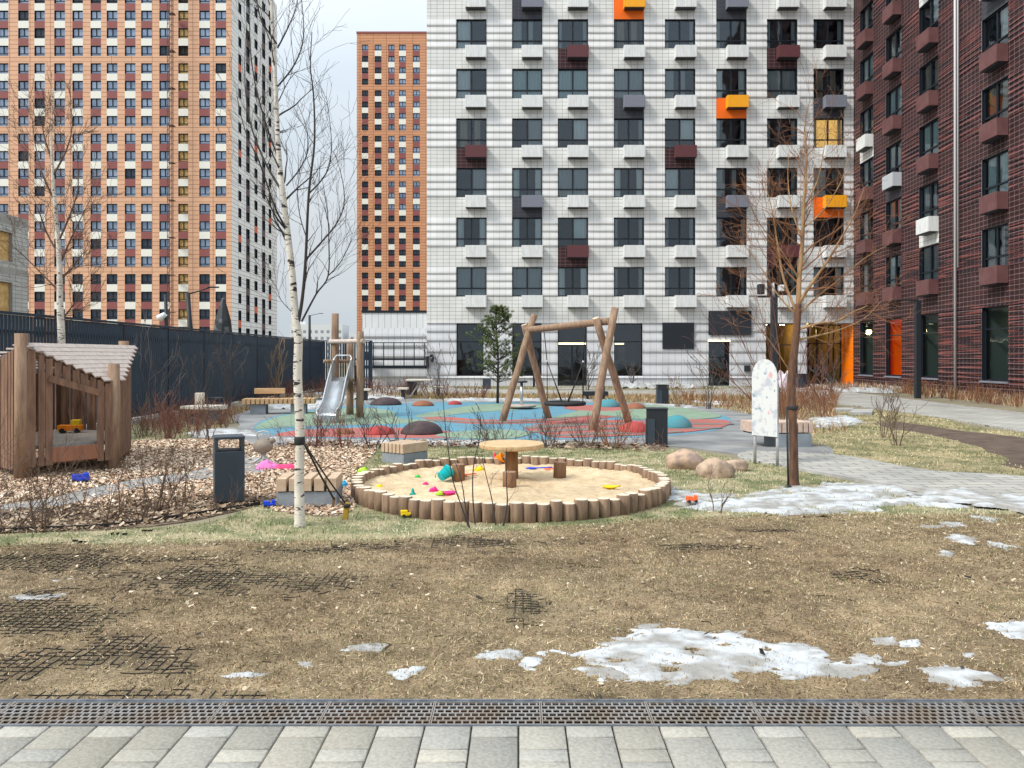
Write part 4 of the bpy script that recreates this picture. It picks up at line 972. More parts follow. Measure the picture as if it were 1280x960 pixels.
# bed edging strips
for pts in ([(165, 531), (240, 518), (330, 505)],):
    b = MB(); P = smoothpoly([gp(x, y) for x, y in pts], 8, closed=False)
    for p, q in zip(P[:-1], P[1:]): b.beam((p.x, p.y, .05), (q.x, q.y, .05), .08, .1)
    b.build('kerb', M_CURB)['kind'] = 'structure'
b = MB(); P = smoothpoly([gp(x, y) for x, y in [(-200, 672), (-60, 668), (60, 664), (150, 659), (220, 649), (280, 640), (325, 632)]], 8, closed=False)
for p, q in zip(P[:-1], P[1:]): b.beam((p.x, p.y, .02), (q.x, q.y, .02), .012, .05)
tag(b.build('bed_edging', mat('edging plastic', (.02, .02, .02), .5)), 'black plastic edging strip between front shrubs and lawn', 'edging')
# mounds of rubber
MND = [((479, 508), 20, 10, 'brown', 'dark brown rubber mound right of the slide posts'), ((524, 546), 27, 17, 'brown', 'large dark rubber mound behind the striped bench cube'), ((470, 546), 21, 11, 'red', 'deep red rubber mound left of the large dark mound'),
       ((428, 545), 13, 7.5, 'rust', 'small rust rubber mound in front of the slide'), ((527, 509), 14, 7, 'rust', 'rust rubber mound near the picnic table'), ((568, 507), 9, 5, 'red', 'tiny red rubber mound beyond the rust one'),
       ((763, 511), 14, 11, 'teal', 'teal rubber mound between the swing legs and far bin'), ((796, 513), 14, 8, 'rust', 'rust rubber mound beside the far black bin'), ((797, 544), 22, 14, 'red', 'bright red rubber mound left of the black bin'), ((850, 538), 19, 17, 'teal', 'teal rubber mound right of the black bin')]
MC['rust'] = mat('rubber rust', (.30, .12, .07), .85, c2=(.22, .09, .05), scale=3); MC['brown'] = mat('rubber dark brown', (.085, .06, .06), .85, c2=(.05, .035, .04), scale=5)
MC['redm'] = mat('rubber mound red', (.42, .06, .055), .85, c2=(.30, .045, .045), scale=3)
for (x, y), rp_, hp, c, lb in MND:
    p = gp(x, y); r_ = rp_/F*p.y; p.y += r_; h_ = hp/F*p.y*.95; b = MB()
    b.lathe((0, 0, 0), [(r_*math.sin(a), h_*(math.cos(a))**1.0) if a < 1.5 else (r_*1.02, .0) for a in [math.pi/2, 1.35, 1.15, .95, .75, .55, .35, .15, .03]], 28)
    o = b.build('rubber_mound', MC['redm'] if c == 'red' else MC[c]); o.location = (p.x, p.y, 6*Z); tag(o, lb, 'mound', 'rubber mounds on the playground')
# ================================================================ FENCE
M_NAVY = mat('navy steel', (.016, .030, .052), .45, c2=(.022, .038, .062), scale=2)
fence = thing('fence', 'tall dark navy slatted metal fence along the left side', 'fence', (-9.8, 25, 0))
FX = -9.8; HF = 2.48
y = 12.0; sec = 2.5
while y < 39.4:
    b = MB(); ye = min(y+sec, 39.5); k = y+.10
    while k < ye-.06: b.box((0, k-25, HF/2+.03), (.022, .074, HF-.14)); k += .114
    b.build('slat_panel', M_NAVY, fence)
    b = MB(); b.box((-.04, y-25, HF/2), (.08, .08, HF)); b.build('post', M_NAVY, fence)
    for z in (.25, HF-.35): b = MB(); b.box((-.035, (y+ye)/2-25, z), (.04, ye-y-.08, .05)); b.build('rail', M_NAVY, fence)
    b = MB(); b.box((0, (y+ye)/2-25, HF-.005), (.09, ye-y-.01, .05)); b.build('rail', M_NAVY, fence)
    y += sec
b = MB(); b.box((.0, 26-25, .04), (.25, 28, .08)); b.build('plinth', M_CURB, fence)
gate = thing('fence', 'short return of the navy fence beside the slide tower', 'fence', (-9.0, 39.6, 0))
b = MB(); k = -.75
while k < 1.55: b.box((k, 0, HF/2+.03), (.075, .02, HF-.14)); k += .118
b.build('slat_panel', M_NAVY, gate)
b = MB(); b.box((-.8, 0, HF/2), (.08, .08, HF)); b.build('post', M_NAVY, gate); b = MB(); b.box((1.6, 0, HF/2), (.12, .12, HF)); b.build('post', M_NAVY, gate)
b = MB(); b.box((.4, 0, HF), (2.5, .09, .05)); b.build('rail', M_NAVY, gate); b = MB(); b.box((.4, .04, .3), (2.3, .03, .05)); b.build('rail', M_NAVY, gate)
# over the fence
M_POLE = mat('dark pole', (.022, .026, .032), .5)
def street_lamp(x, yt, d, label, arm=(-.9, .0), head=True, r=.07, lean=0, group='street lamps'):
    X = ux(x, d); zt = H+(448-yt)/F*d; t = thing('street_lamp', label, 'lamp', (X, d, 0), 0, group)
    b = MB(); b.tube([(0, 0, 0), (lean*.5, 0, zt*.5), (lean, 0, zt)], [r*1.25, r, r*.8], 10); b.build('pole', M_POLE, t)
    b = MB(); b.tube([(lean, 0, zt-.05), (lean+arm[0]*.5, 0, zt+.08), (lean+arm[0], 0, zt+.1+arm[1])], [.035, .03, .03], 6); b.build('arm', M_POLE, t)
    b = MB(); b.box((lean+arm[0]*1.1, 0, zt+.09+arm[1]), (.45, .16, .06)); b.build('lamp_head', M_POLE, t, bevel=.01)
    return t
street_lamp(243, 366, 34, 'dark street lamp leaning slightly behind the fence, arm to the right', (1.0, .15), r=.11, lean=-.28)
street_lamp(387, 394, 90, 'small far street lamp right of the birch trunk, arm to the right', (1.2, .1), r=.16)
t = thing('floodlight_pole', 'dark pole with white floodlight showing above the fence', 'lamp', (ux(210, 34), 34, 0))
zt = H+(448-368)/F*34; b = MB(); b.tube([(0, 0, 0), (-.1, 0, zt)], [.09, .07], 10); b.build('pole', M_POLE, t)
b = MB(); b.tube([(-.35, -.1, zt-1.05), (-.05, -.12, zt-.85)], [.16, .10], 10); b.build('lamp_head', mat('white lamp', (.8, .82, .85), .4), t)
t = thing('wrapped_tree', 'dark tarpaulin wrapped conical tree poking above the fence', 'tree', (ux(279, 34), 34, 0))
zt = H+(448-372)/F*34; b = MB(); b.lathe((0, 0, 0), [(.40, 0), (.40, zt-1.6), (.34, zt-1.0), (.19, zt-.45), (.08, zt-.08), (.02, zt)], 9, smooth=False); b.build('wrapping', mat('tarpaulin', (.03, .035, .04), .5, c2=(.12, .13, .14), scale=2, pos=(.55, .65)), t)
b = MB(); b.tube([(.2, 0, 0), (.28, .1, zt-1.3)], .04, 6); b.build('stake', M_POLE, t)

# ================================================================ WOOD THINGS
def wood(name, c, c2, stretch=(6, 6, 1), scale=3, rough=.8): return mat(name, c, rough, c2=c2, scale=scale, stretch=stretch, bump=.35, bscale=18, pos=(.3, .7))
M_LOG = wood('weathered log', (.36, .24, .16), (.20, .125, .08)); M_LOGTOP = mat('log end', (.62, .52, .40), .85, c2=(.46, .36, .26), scale=14)
M_LOGD = wood('brown log', (.24, .135, .075), (.11, .062, .036)); M_PLANK = wood('brown plank', (.27, .155, .10), (.14, .08, .055)); M_ROOFP = wood('grey plank', (.60, .52, .47), (.46, .38, .34), (1, 8, 8))
M_SLAT = wood('pale slat', (.60, .46, .33), (.47, .34, .23), (8, 8, 8), 1.2); M_SLATEND = wood('slat end', (.52, .36, .26), (.38, .24, .17), (6, 6, 3)); M_CBLOCK = mat('concrete block', (.27, .30, .33), .85, c2=(.20, .225, .25), scale=4, bump=.2)
M_SEATW = wood('honey slat', (.62, .42, .24), (.48, .30, .16), (2, 8, 8), 2)
# playhouse
A = Vector((-6.56, 10.4, 0)); Bp = Vector((-5.78, 11.26, 0)); Cp = Vector((-6.25, 12.6, 0)); Dp = Vector((-7.85, 11.5, 0)); Ep = Vector((-7.6, 13.2, 0))
ph = thing('playhouse', 'small slatted brown wooden playhouse with sloping plank roof on log posts', 'playhouse', tuple(A))
for p, zt, r_ in ((A, 1.93, .085), (Bp, 1.52, .08), (Cp+Vector((-.12, .12, 0)), 1.88, .08), (Dp, 1.5, .08), (Ep, 1.5, .08)):
    b = MB(); b.tube([(p.x, p.y, 0), (p.x+.005, p.y, zt*.5), (p.x, p.y, zt)], [r_*1.05, r_, r_*.95], 16, mcap=1); b.build('post', [M_LOG, M_LOGTOP], ph, world=True)
def slat_wall(a, c, za, zc, z0, wd=.090, gap=.020, hole=None, off=.0, jit=1):
    """plank wall between a and c whose top runs from za to zc; hole=(t0,t1,zlow,zhigh)"""
    d = (c-a); Ln = d.length; d.normalize(); n = Vector((d.y, -d.x, 0)); b = MB(); s = .10; rr = random.Random(int(Ln*100))
    rz = math.atan2(d.y, d.x)
    while s < Ln-.08:
        t = s/Ln; zt = za+(zc-za)*t; w_ = wd*rr.uniform(.8, 1.15); p = a+d*s + n*(off+rr.uniform(-.004, .004)*jit)
        if hole and hole[0] < t < hole[1]:
            zh = hole[3][0]+(hole[3][1]-hole[3][0])*(t-hole[0])/(hole[1]-hole[0])
            b.box((p.x, p.y, (zh+zt)/2), (w_, .025, zt-zh), rz)
        else: b.box((p.x, p.y, (z0+zt)/2), (w_, .025, zt-z0+rr.uniform(-.01, .01)), rz)
        s += w_+gap
    return b
slat_wall(A, Bp, 1.74, 1.20, .16, hole=(.31, .76, .45, (1.33, 1.10)), off=.06).build('slat_wall', M_PLANK, ph, bevel=.004, world=True)
slat_wall(Bp, Cp, 1.22, 1.70, .16, off=.05).build('slat_wall', M_PLANK, ph, bevel=.004, world=True)
slat_wall(Dp, A, 1.34, 1.74, .12, off=.06).build('slat_wall', M_PLANK, ph, bevel=.004, world=True)
slat_wall(Cp, Ep, 1.66, 1.36, .3, gap=.035, off=.05).build('slat_wall', M_PLANK, ph, bevel=.004, world=True)
slat_wall(Ep, Dp, 1.36, 1.34, .3, gap=.035, off=.05).build('slat_wall', M_PLANK, ph, bevel=.004, world=True)
ab = (Bp-A); Lab = ab.length; ab.normalize(); nab = Vector((ab.y, -ab.x, 0))
b = MB(); p0 = A+ab*(Lab*.26)+nab*.10; p1 = A+ab*(Lab*.80)+nab*.10; b.beam((p0.x, p0.y, 1.33), (p1.x, p1.y, 1.12), .03, .09); b.build('window_rail', M_PLANK, ph, bevel=.004, world=True)
b = MB(); p0 = A+ab*(Lab*.30)+nab*.065; p1 = A+ab*(Lab*.80)+nab*.065; b.beam((p0.x, p0.y, .30), (p1.x, p1.y, .30), .03, .20); b.build('sill_board', wood('red brown board', (.36, .16, .09), (.25, .11, .07)), ph, bevel=.004, world=True)
b = MB(); q = [A, Bp, Cp, Ep, Dp]; b.prism([(p.x*.94 + (-6.8)*.06, p.y*.94+11.8*.06) for p in q], .38, .43); b.build('floor', wood('grey board', (.42, .38, .34), (.30, .27, .24)), ph, world=True)
for a, c, za, zc in ((A, Bp, 1.72, 1.20), (Bp, Cp, 1.22, 1.66), (Dp, A, 1.30, 1.7), (A, Bp, .22, .22), (Bp, Cp, .22, .22)): b = MB(); b.beam((a.x, a.y, za), (c.x, c.y, zc), .05, .09); b.build('frame_beam', M_PLANK, ph, world=True)
# roof: planks parallel to the ridge A-C
rd = (Cp-A).normalized(); b = MB()
RA = A - rd*.05 + Vector((.02, 0, 1.80)); RC = Cp + rd*.14 + Vector((.06, 0, 1.80)); RB = Bp + Vector((.04, -.12, 1.25)); nP = 9
RBd = RB - RA; RB2 = RC + (RBd - rd*RBd.dot(rd))
tB = RBd.dot(rd)/(RC-RA).length
for k in range(nP):
    t0 = k/nP; t1 = (k+.90)/nP; tm = (t0+t1)/2
    perp = RBd - rd*RBd.dot(rd)
    a = RA.lerp(RB, t1*.93); c = RC.lerp(RB+rd*.18, t0*.93+.0)
    a = RA.lerp(RB, tm*.95); c = RC.lerp(RB+rd*.22, tm*.95)
    nrm = (RC-RA).cross(RB-RA).normalized(); nrm = nrm if nrm.z > 0 else -nrm
    if (c-a).length > .05: b.beam(a, c, perp.length/nP*.86, .025, up=nrm)
b.build('roof', M_ROOFP, ph, bevel=.003, world=True)
b = MB(); RD_ = Dp+Vector((-.15, 0, 1.42)); RE = Ep+Vector((-.1, .1, 1.42))
for k in range(8):
    t = (k+.5)/8; a = RA.lerp(RD_, t); c = RC.lerp(RE, t); b.beam(a, c, .12, .025)
b.build('roof', M_ROOFP, ph, bevel=.003, world=True)
# litter bins
def bin_(x, y, w_, dp, h_, rz, label, lid=.16):
    p = gp(x, y); t = thing('litter_bin', label, 'litter bin', tuple(p), rz, 'dark litter bins')
    b = MB(); hb = h_*(1-lid*1.25); b.box((0, 0, hb/2+.02), (w_, dp, hb-.04)); b.build('body', M_BIN, t, bevel=.006)
    b = MB(); b.box((0, 0, .012), (w_*.85, dp*.85, .022)); b.build('base', M_POLE, t)
    b = MB(); b.box((-w_/2+.02, 0, hb+(h_-hb)/2), (.035, dp, h_-hb-.01)); b.build('side_panel', M_BIN, t, bevel=.004)
    b = MB(); b.box((w_/2-.02, 0, hb+(h_-hb)/2), (.035, dp, h_-hb-.01)); b.build('side_panel', M_BIN, t, bevel=.004)
    b = MB(); b.box((0, 0, h_), (w_+.006, dp+.006, .03)); b.build('lid', M_BIN, t, bevel=.008)
    b = MB(); b.box((0, 0, hb+.004), (w_-.09, dp-.05, .012)); b.build('rim', M_POLE, t)
    return t
M_BIN = mat('bin slate', (.040, .055, .072), .42, c2=(.052, .068, .088), scale=3)
bin_(286, 629, .31, .31, .735, R(24), 'slate metal litter bin with open top slot, in the wood chips')
def bin2(x, y, w_, h_, label, rz=0):
    p = gp(x, y); t = thing('litter_bin', label, 'litter bin', tuple(p), rz, 'dark litter bins')
    b = MB(); b.box((0, 0, h_/2), (w_, w_, h_)); b.build('body', M_POLE, t, bevel=.008)
    b = MB(); b.box((-w_/2-.004, 0, h_*.38), (.02, w_*.8, h_*.70)); b.box((-w_*.28, -w_/2-.004, h_*.38), (w_*.36, .02, h_*.72)); b.build('door', M_BIN, t, bevel=.004)
    b = MB(); b.box((0, 0, h_+.012), (w_+.02, w_+.02, .024)); b.build('lid', M_POLE, t, bevel=.005)
bin2(821, 556, .38, .66, 'black square litter bin nearest the teal mound', R(-8))
bin2(828, 505, .38, .66, 'smaller looking black litter bin at the far edge of the playground')
bin2(515, 496, .38, .62, 'dark litter bin partly behind the picnic table')
bin2(1003, 485, .55, .75, 'grey litter bin at the lit entrance', 0)
p = gp(608.5, 486.5); t = thing('planter', 'small dark planter box at the foot of the white block', 'planter', tuple(p))
b = MB(); b.box((0, 0, .28), (.42, .42, .56)); b.build('box', M_BIN, t, bevel=.01)
# slatted cube benches
def cube_bench(x, y, L_, dp, rz, label, n=6, h_=.31, conc=(None), zc=.16):
    p = gp(x, y); t = thing('cube_bench', label, 'bench', tuple(p), rz, 'wooden slat benches')
    b = MB(); b.box((0, dp/2, zc/2), (L_*.96, dp*.94, zc)); b.build('concrete_base', M_CBLOCK, t, bevel=.006)
    b = MB(); w_ = L_/n
    for k in range(n): b.box((-L_/2+w_*(k+.5), dp/2, (zc+h_)/2+.004), (w_*.78, dp, h_-zc-.008))
    b.build('slats', M_SLAT, t, bevel=.005)
    b = MB(); b.box((0, dp/2, zc+.03), (L_*.94, dp*.9, .05)); b.build('bearer', M_POLE, t)
    return t
cube_bench(383, 635, .66, .50, R(5), 'wooden slat cube bench behind the birch trunk', 5, .315, zc=.17)
cube_bench(490, 580, .48, .56, R(-36), 'wooden slat cube bench at the back rim of the sandbox', 6, .31)
# long bench behind the sign
p = gp(987, 561); t = thing('cube_bench', 'long wooden slat bench with concrete block behind the notice board', 'bench', tuple(p), R(8), 'wooden slat benches')
b = MB(); b.box((.12, .32, .13), (.62, .6, .26)); b.build('concrete_base', M_CBLOCK, t, bevel=.006)
b = MB()
for k in range(11): b.box((.42-.1*k-.0, .35+.0*k, .375), (.078, .66+.0*k, .19))
b.build('slats', wood('pink slat', (.62, .48, .40), (.48, .35, .28), (8, 8, 8), 1.2), t, bevel=.005)
b = MB(); b.box((-.1, .35, .27), (1.0, .5, .03)); b.build('bearer', M_POLE, t)
# long bench near the fence
p = gp(338, 519); t = thing('bench', 'long timber bench with low backrest beside the fence', 'bench', tuple(p), R(9), 'wooden slat benches')
for x in (-.35, .75): b = MB(); b.box((x, .3, .15), (.42, .5, .30)); b.build('concrete_base', M_CBLOCK, t, bevel=.006)
b = MB()
for k in range(16): b.box((-.72+.125*k, .3, .385), (.095, .62, .15))
b.build('slats', M_SEATW, t, bevel=.005)
b = MB(); b.box((-.10, .58, .66), (.85, .10, .16)); b.build('backrest', M_SEATW, t, bevel=.01)
b = MB(); b.box((-.35, .56, .52), (.05, .05, .2)); b.box((.15, .56, .52), (.05, .05, .2)); b.build('bracket', M_POLE, t)
# lounger bench
p = gp(246, 531); t = thing('bench', 'pale slatted bench with block backrest and metal armrest, left of the playground', 'bench', tuple(p), R(-16), 'wooden slat benches')
b = MB()
for k in range(6): b.box((-.36+.14*k, .28, .40), (.10, .75, .10))
b.build('slats', mat('bleached slat', (.74, .68, .58), .8), t, bevel=.005)
b = MB(); b.box((-.02, -.08, .33), (.80, .04, .10)); b.build('front_rail', M_PLANK, t); b = MB(); b.box((0, .3, .15), (.55, .45, .30)); b.build('concrete_base', M_CBLOCK, t)
b = MB(); b.box((-.40, .62, .58), (.20, .16, .32), R(20)); b.build('backrest', mat('bleached block', (.72, .64, .53), .8), t, bevel=.01)
b = MB(); b.tube([(-.1, .6, .44), (-.1, .6, .62), (.30, .6, .62), (.30, .6, .44)], .022, 8); b.build('armrest', M_POLE, t)
# picnic table and stools
p = gp(525, 498); t = thing('picnic_table', 'pale topped table on crossed metal legs at the back of the playground', 'table', tuple(p))
b = MB(); b.box((0, 0, .74), (1.05, .7, .06)); b.build('table_top', mat('pale top', (.62, .58, .50), .7), t, bevel=.01)
for s in (-1, 1):
    b = MB(); b.beam((-.35*s-.1, -.2, 0), (.1*s, -.2, .71), .05, .04); b.build('leg', M_CURB, t); b = MB(); b.beam((.42*s, .2, 0), (.05*s, .2, .71), .05, .04); b.build('leg', M_CURB, t)
for x, y, lb in ((504, 499, 'low pale stool left of the picnic table'), (548, 497, 'low pale stool right of the picnic table'), (457, 501, 'low pale stool behind the slide posts')):
    p = gp(x, y); t = thing('stool', lb, 'stool', tuple(p)); b = MB(); b.box((0, 0, .42), (.40, .4, .07)); b.build('seat', mat('pale seat', (.62, .58, .50), .7), t, bevel=.008)
    b = MB(); b.box((0, 0, .19), (.12, .3, .38)); b.build('leg', M_POLE, t)
p = gp(744, 501); t = thing('low_bench', 'low black metal bench behind the swing seat', 'bench', tuple(p)); b = MB(); b.box((0, 0, .28), (.95, .4, .16)); b.build('seat', M_POLE, t, bevel=.01)
for x in (-.3, .3): b = MB(); b.box((x, 0, .1), (.08, .35, .2)); b.build('leg', M_POLE, t)
for x in (-.45, .35): b = MB(); b.box((x, .1, .45), (.05, .05, .25)); b.build('handle', M_POLE, t)
# sandbox
SC0 = Vector((-.09, 9.5, 0)); RS = 1.82
sb = thing('sandbox', 'round sandbox ringed with upright short logs', 'sandbox', tuple(SC0)); NL = 86
M_SAND = mat('sand', (.66, .51, .33), .95, c2=(.50, .375, .23), scale=7, bump=1.0, bscale=24)
rr = random.Random(5)
M_LOGA = wood('sandbox log', (.38, .26, .17), (.17, .11, .075)); M_LOGT2 = mat('log top', (.74, .65, .52), .85, c2=(.58, .48, .36), scale=10)
LV = []
for q in range(4):
    b = MB(); r_ = .064+.003*q; b.tube([(0, 0, -.05), (.003*q, 0, .09), (0, .002*q, .190), (0, .002*q, .197)], [r_, r_*1.03, r_, r_*.94], 12, mcap=1); o = b.build('log', [M_LOGA, M_LOGT2]); LV.append(o.data); bpy.data.objects.remove(o)
for k in range(NL):
    a = 2*math.pi*k/NL; o = link('log', LV[rr.randint(0, 3)], sb, (RS*math.cos(a), RS*math.sin(a), rr.uniform(-.028, .008)), rr.uniform(0, 6))
xs = np.linspace(-1.8, 1.8, 150); X, Y = np.meshgrid(xs, xs); x = X.ravel(); y = Y.ravel(); rad = np.hypot(x, y)
hz = .015 + .085*fnoise(x*2.6+5, y*2.6, 61, 4) + .034*fnoise(x*11, y*11, 62, 3) + .03*np.clip((rad-1.3)/.5, 0, 1)
V = np.stack([x, y, hz], 1); idx = np.arange(len(x)).reshape(X.shape); Fc = np.stack([idx[:-1, :-1], idx[:-1, 1:], idx[1:, 1:], idx[1:, :-1]], -1).reshape(-1, 4)
Fc = Fc[(rad[Fc] < 1.79).all(1)]; o = npmesh('sand', V, Fc, M_SAND, None, sb); o.data.polygons.foreach_set('use_smooth', [True]*len(o.data.polygons))
ST = gp(639.5, 601.5, .05)
t = thing('play_table', 'round wooden table on a log post in the middle of the sandbox', 'table', (ST.x, ST.y, .05))
M_TTOP = mat('table top', (.62, .45, .26), .7, c2=(.50, .34, .18), scale=16)
b = MB(); b.lathe((0, 0, 0), [(.36, .415), (.405, .43), (.41, .475), (.395, .485)], 40); b.build('table_top', M_TTOP, t, bevel=.004)
b = MB(); b.tube([(0, 0, -.05), (0, 0, .42)], [.085, .08], 16); b.build('post', wood('orange log', (.36, .19, .085), (.22, .11, .05)), t)
for x, y, lb in ((573, 602, 'log stool left of the sandbox table'), (637, 613, 'log stool in front of the sandbox table post'), (699.5, 599, 'log stool right of the sandbox table')):
    p = gp(x, y, .04); b = MB(); b.tube([(0, 0, -.04), (0, 0, .215), (0, 0, .222)], [.083, .082, .078], 14, mcap=1); o = b.build('log_stool', [wood('stool log', (.30, .165, .09), (.17, .09, .05)), mat('stool top', (.34, .22, .15), .85, c2=(.25, .16, .11), scale=12)]); o.location = (p.x, p.y, .04); o.rotation_euler = (0, R(3 if x > 650 else 0), 1); tag(o, lb, 'stool', 'log stools in the sandbox')
# slide tower
def log(b, p, q, r_, taper=.92, n=14, seed=0):
    p = Vector(p); q = Vector(q); rr = random.Random(seed); pts = []; rad = []
    for k in range(7):
        t_ = k/6; w_ = .012 if 0 < k < 6 else 0
        pts.append(p.lerp(q, t_)+Vector((rr.uniform(-w_, w_), rr.uniform(-w_, w_), 0))); rad.append(r_*(1-(1-taper)*t_)*rr.uniform(.97, 1.03))
    b.tube(pts, rad, n, mcap=1)
stw = thing('slide_tower', 'steel slide hung between tall weathered log posts', 'slide', (-4.7, 21.3, 0))
pts = [(-5.02, 21.6, 2.83), (-4.72, 22.1, 2.16), (-4.22, 21.0, 2.32)]
for k, (x, y, z) in enumerate(pts): b = MB(); log(b, (x, y, 0), (x, y, z), .10, .95, seed=k); b.build('post', [M_LOG, M_LOGTOP], stw, world=True)
b = MB(); log(b, (-5.15, 21.55, 2.06), (-4.1, 20.92, 2.06), .06, 1, seed=7); b.build('beam', [M_ROOFP, M_LOGTOP], stw, world=True)
b = MB(); log(b, (-5.35, 21.62, 1.52), (-4.7, 21.9, 1.52), .05, 1, seed=8); b.build('beam', [M_LOG, M_LOGTOP], stw, world=True)
b = MB(); b.box((-4.66, 21.75, 1.0), (.75, .7, .07), R(-12)); b.build('platform', M_PLANK, stw, bevel=.01, world=True)
b = MB(); b.box((-4.36, 21.35, 1.08), (.10, .14, .14)); b.build('bracket', M_POLE, stw, world=True)
M_STEEL = mat('brushed steel', (.58, .60, .62), .32, metal=.85, c2=(.50, .52, .54), scale=6)
ctr = [(-4.74, 21.2, 1.10), (-4.74, 20.9, .98), (-4.73, 20.5, .74), (-4.72, 20.15, .50), (-4.70, 19.85, .34), (-4.68, 19.5, .25), (-4.66, 19.1, .21)]
b = MB(); hw = .235; up = .15
ctr = [Vector(p) for p in ctr]
def row(p, i):
    d = (ctr[min(i+1, len(ctr)-1)]-ctr[max(i-1, 0)]); d.z = 0; d.normalize(); s = Vector((d.y, -d.x, 0))*-1
    u_ = [.44, .38, .30, .22, .17, .14, .12][i]
    return [p+s*hw+Vector((0, 0, u_)), p+s*hw, p-s*hw, p-s*hw+Vector((0, 0, u_))]
rows = [row(p, i) for i, p in enumerate(ctr)]
i0 = len(b.v)
for r_ in rows: b.v += [tuple(q) for q in r_]
for k in range(len(rows)-1):
    for j in range(3): a = i0+k*4+j; b.f.append((a, a+1, a+5, a+4)); b.m.append(0); b.sm.append(True)
o = b.build('chute', M_STEEL, stw, world=True); sm_ = o.modifiers.new('s', 'SOLIDIFY'); sm_.thickness = .012; sm_.offset = 0
for j in (0, 3):
    b = MB(); b.tube([r_[j] for r_ in rows], .022, 8); b.build('side_rail', M_STEEL, stw, world=True)
b = MB(); e = rows[-1]; b.quad(e[1], e[2], e[2]-Vector((0, 0, .20)), e[1]-Vector((0, 0, .20))); b.quad(e[1]-Vector((0, 0, .2)), e[1], rows[-2][1], rows[-2][1]-Vector((0, 0, .2))); b.quad(e[2], e[2]-Vector((0, 0, .2)), rows[-2][2]-Vector((0, 0, .2)), rows[-2][2]); b.build('chute_foot', M_STEEL, stw, world=True)
b = MB(); t0 = rows[0]
hoop = [t0[0], t0[0]+Vector((.0, .1, .06)), t0[0].lerp(t0[3], .12)+Vector((0, .14, .14)), t0[0].lerp(t0[3], .88)+Vector((0, .14, .14)), t0[3]+Vector((0, .1, .06)), t0[3]]
b.tube(hoop, .022, 8); b.build('hoop', M_STEEL, stw, world=True)
for j in (0, 3): b = MB(); b.quad(t0[j], t0[j]+Vector((0, .3, 0)), t0[j]+Vector((0, .3, -.5)), t0[j]+Vector((0, 0, -.5))); b.build('cheek_panel', M_STEEL, stw, world=True)
# swing
sw = thing('nest_swing', 'log frame swing with round black nest seat', 'swing', (1.1, 18.9, 0))
cA = Vector((.22, 20.1, 2.42)); cB = Vector((1.98, 17.85, 2.42))
L1, L2, R1, R2 = Vector((-.41, 19.5, 0)), Vector((.80, 20.75, 0)), Vector((1.60, 17.1, 0)), Vector((2.62, 18.55, 0))
def leg(base, apex, ext, seed, off=(0, 0, 0)):
    d = (apex-base); top = base + d*ext + Vector(off); b = MB(); log(b, base, top, .092, .92, seed=seed); b.build('leg', [M_LOG, M_LOGTOP], sw, world=True)
leg(L1, cA+Vector((.1, -.05, 0)), 1.12, 11); leg(L2, cA+Vector((-.06, .1, 0)), 1.02, 12); leg(R1, cB+Vector((.12, -.1, 0)), 1.13, 13, (.02, 0, 0)); leg(R2, cB+Vector((-.10, .0, 0)), 1.04, 14, (-.10, 0, 0))
bd = (cB-cA).normalized(); b = MB(); log(b, cA-bd*.05+Vector((0, 0, -.10)), cB+bd*.12+Vector((0, 0, .02)), .085, .95, seed=15); b.build('beam', [M_LOG, M_LOGTOP], sw, world=True)
M_ROPE = mat('rope dark', (.03, .03, .032), .7)
sc = Vector((1.12, 18.95, .52)); b = MB(); n = 36
ring = [sc+Vector((.46*math.cos(2*math.pi*k/n), .46*math.sin(2*math.pi*k/n), 0)) for k in range(n+1)]
b.tube(ring, .05, 10, cap=False); b.build('seat_ring', M_ROPE, sw, world=True)
b = MB()
for k in range(-5, 6):
    s = k*.078; l = math.sqrt(max(.0, .43**2-s*s)); b.tube([sc+Vector((s, -l, -.0)), sc+Vector((s, 0, -.05)), sc+Vector((s, l, 0))], .014, 5); b.tube([sc+Vector((-l, s, 0)), sc+Vector((0, s, -.05)), sc+Vector((l, s, 0))], .014, 5)
b.build('seat_net', M_ROPE, sw, world=True)
hA = cA.lerp(cB, .24)+Vector((0, 0, -.18)); hB = cA.lerp(cB, .76)+Vector((0, 0, -.14))
nA = Vector((sc.x-.42, sc.y+.25, 1.52)); nB = Vector((sc.x+.42, sc.y-.25, 1.52))
for h_, n_, s in ((hA, nA, -1), (hB, nB, 1)):
    b = MB(); b.tube([h_, n_], .012, 6)
    b.tube([n_, sc+Vector((s*.42, -s*.12, .04))], .011, 6); b.tube([n_, sc+Vector((s*.05, -s*.44, .04))], .011, 6); b.tube([n_, sc+Vector((s*.1, s*.42, .04))], .011, 6)
    b.build('rope', M_ROPE, sw, world=True)
    b = MB(); b.lathe(tuple(n_-Vector((0, 0, .03))), [(.02, 0), (.03, .03), (.02, .06)], 8); b.build('ferrule', M_STEEL, sw, world=True)
# spinner
p = gp(652, 512); t = thing('spinner', 'grey standing carousel disc with hand post behind the swing', 'carousel', tuple(p))
b = MB(); b.lathe((0, 0, 0), [(.28, .05), (.44, .09), (.46, .13), (.44, .15)], 32); b.build('platform', mat('spinner wood', (.50, .42, .36), .7, c2=(.38, .31, .26), scale=4), t)
b = MB(); b.tube([(0, 0, .0), (0, 0, .86)], .045, 12); b.build('post', M_STEEL, t)
b = MB(); b.lathe((0, 0, .84), [(.16, 0), (.2, .02), (.16, .06)], 20); b.build('handle_disc', M_POLE, t)
p = gp(667.5, 484.5); t = thing('bollard', 'slim dark bollard post before the white block', 'bollard', tuple(p)); b = MB(); b.box((0, 0, .95), (.13, .13, 1.9)); b.build('post', M_POLE, t, bevel=.01); b = MB(); b.box((0, 0, 1.93), (.16, .16, .05)); b.build('cap', M_POLE, t)
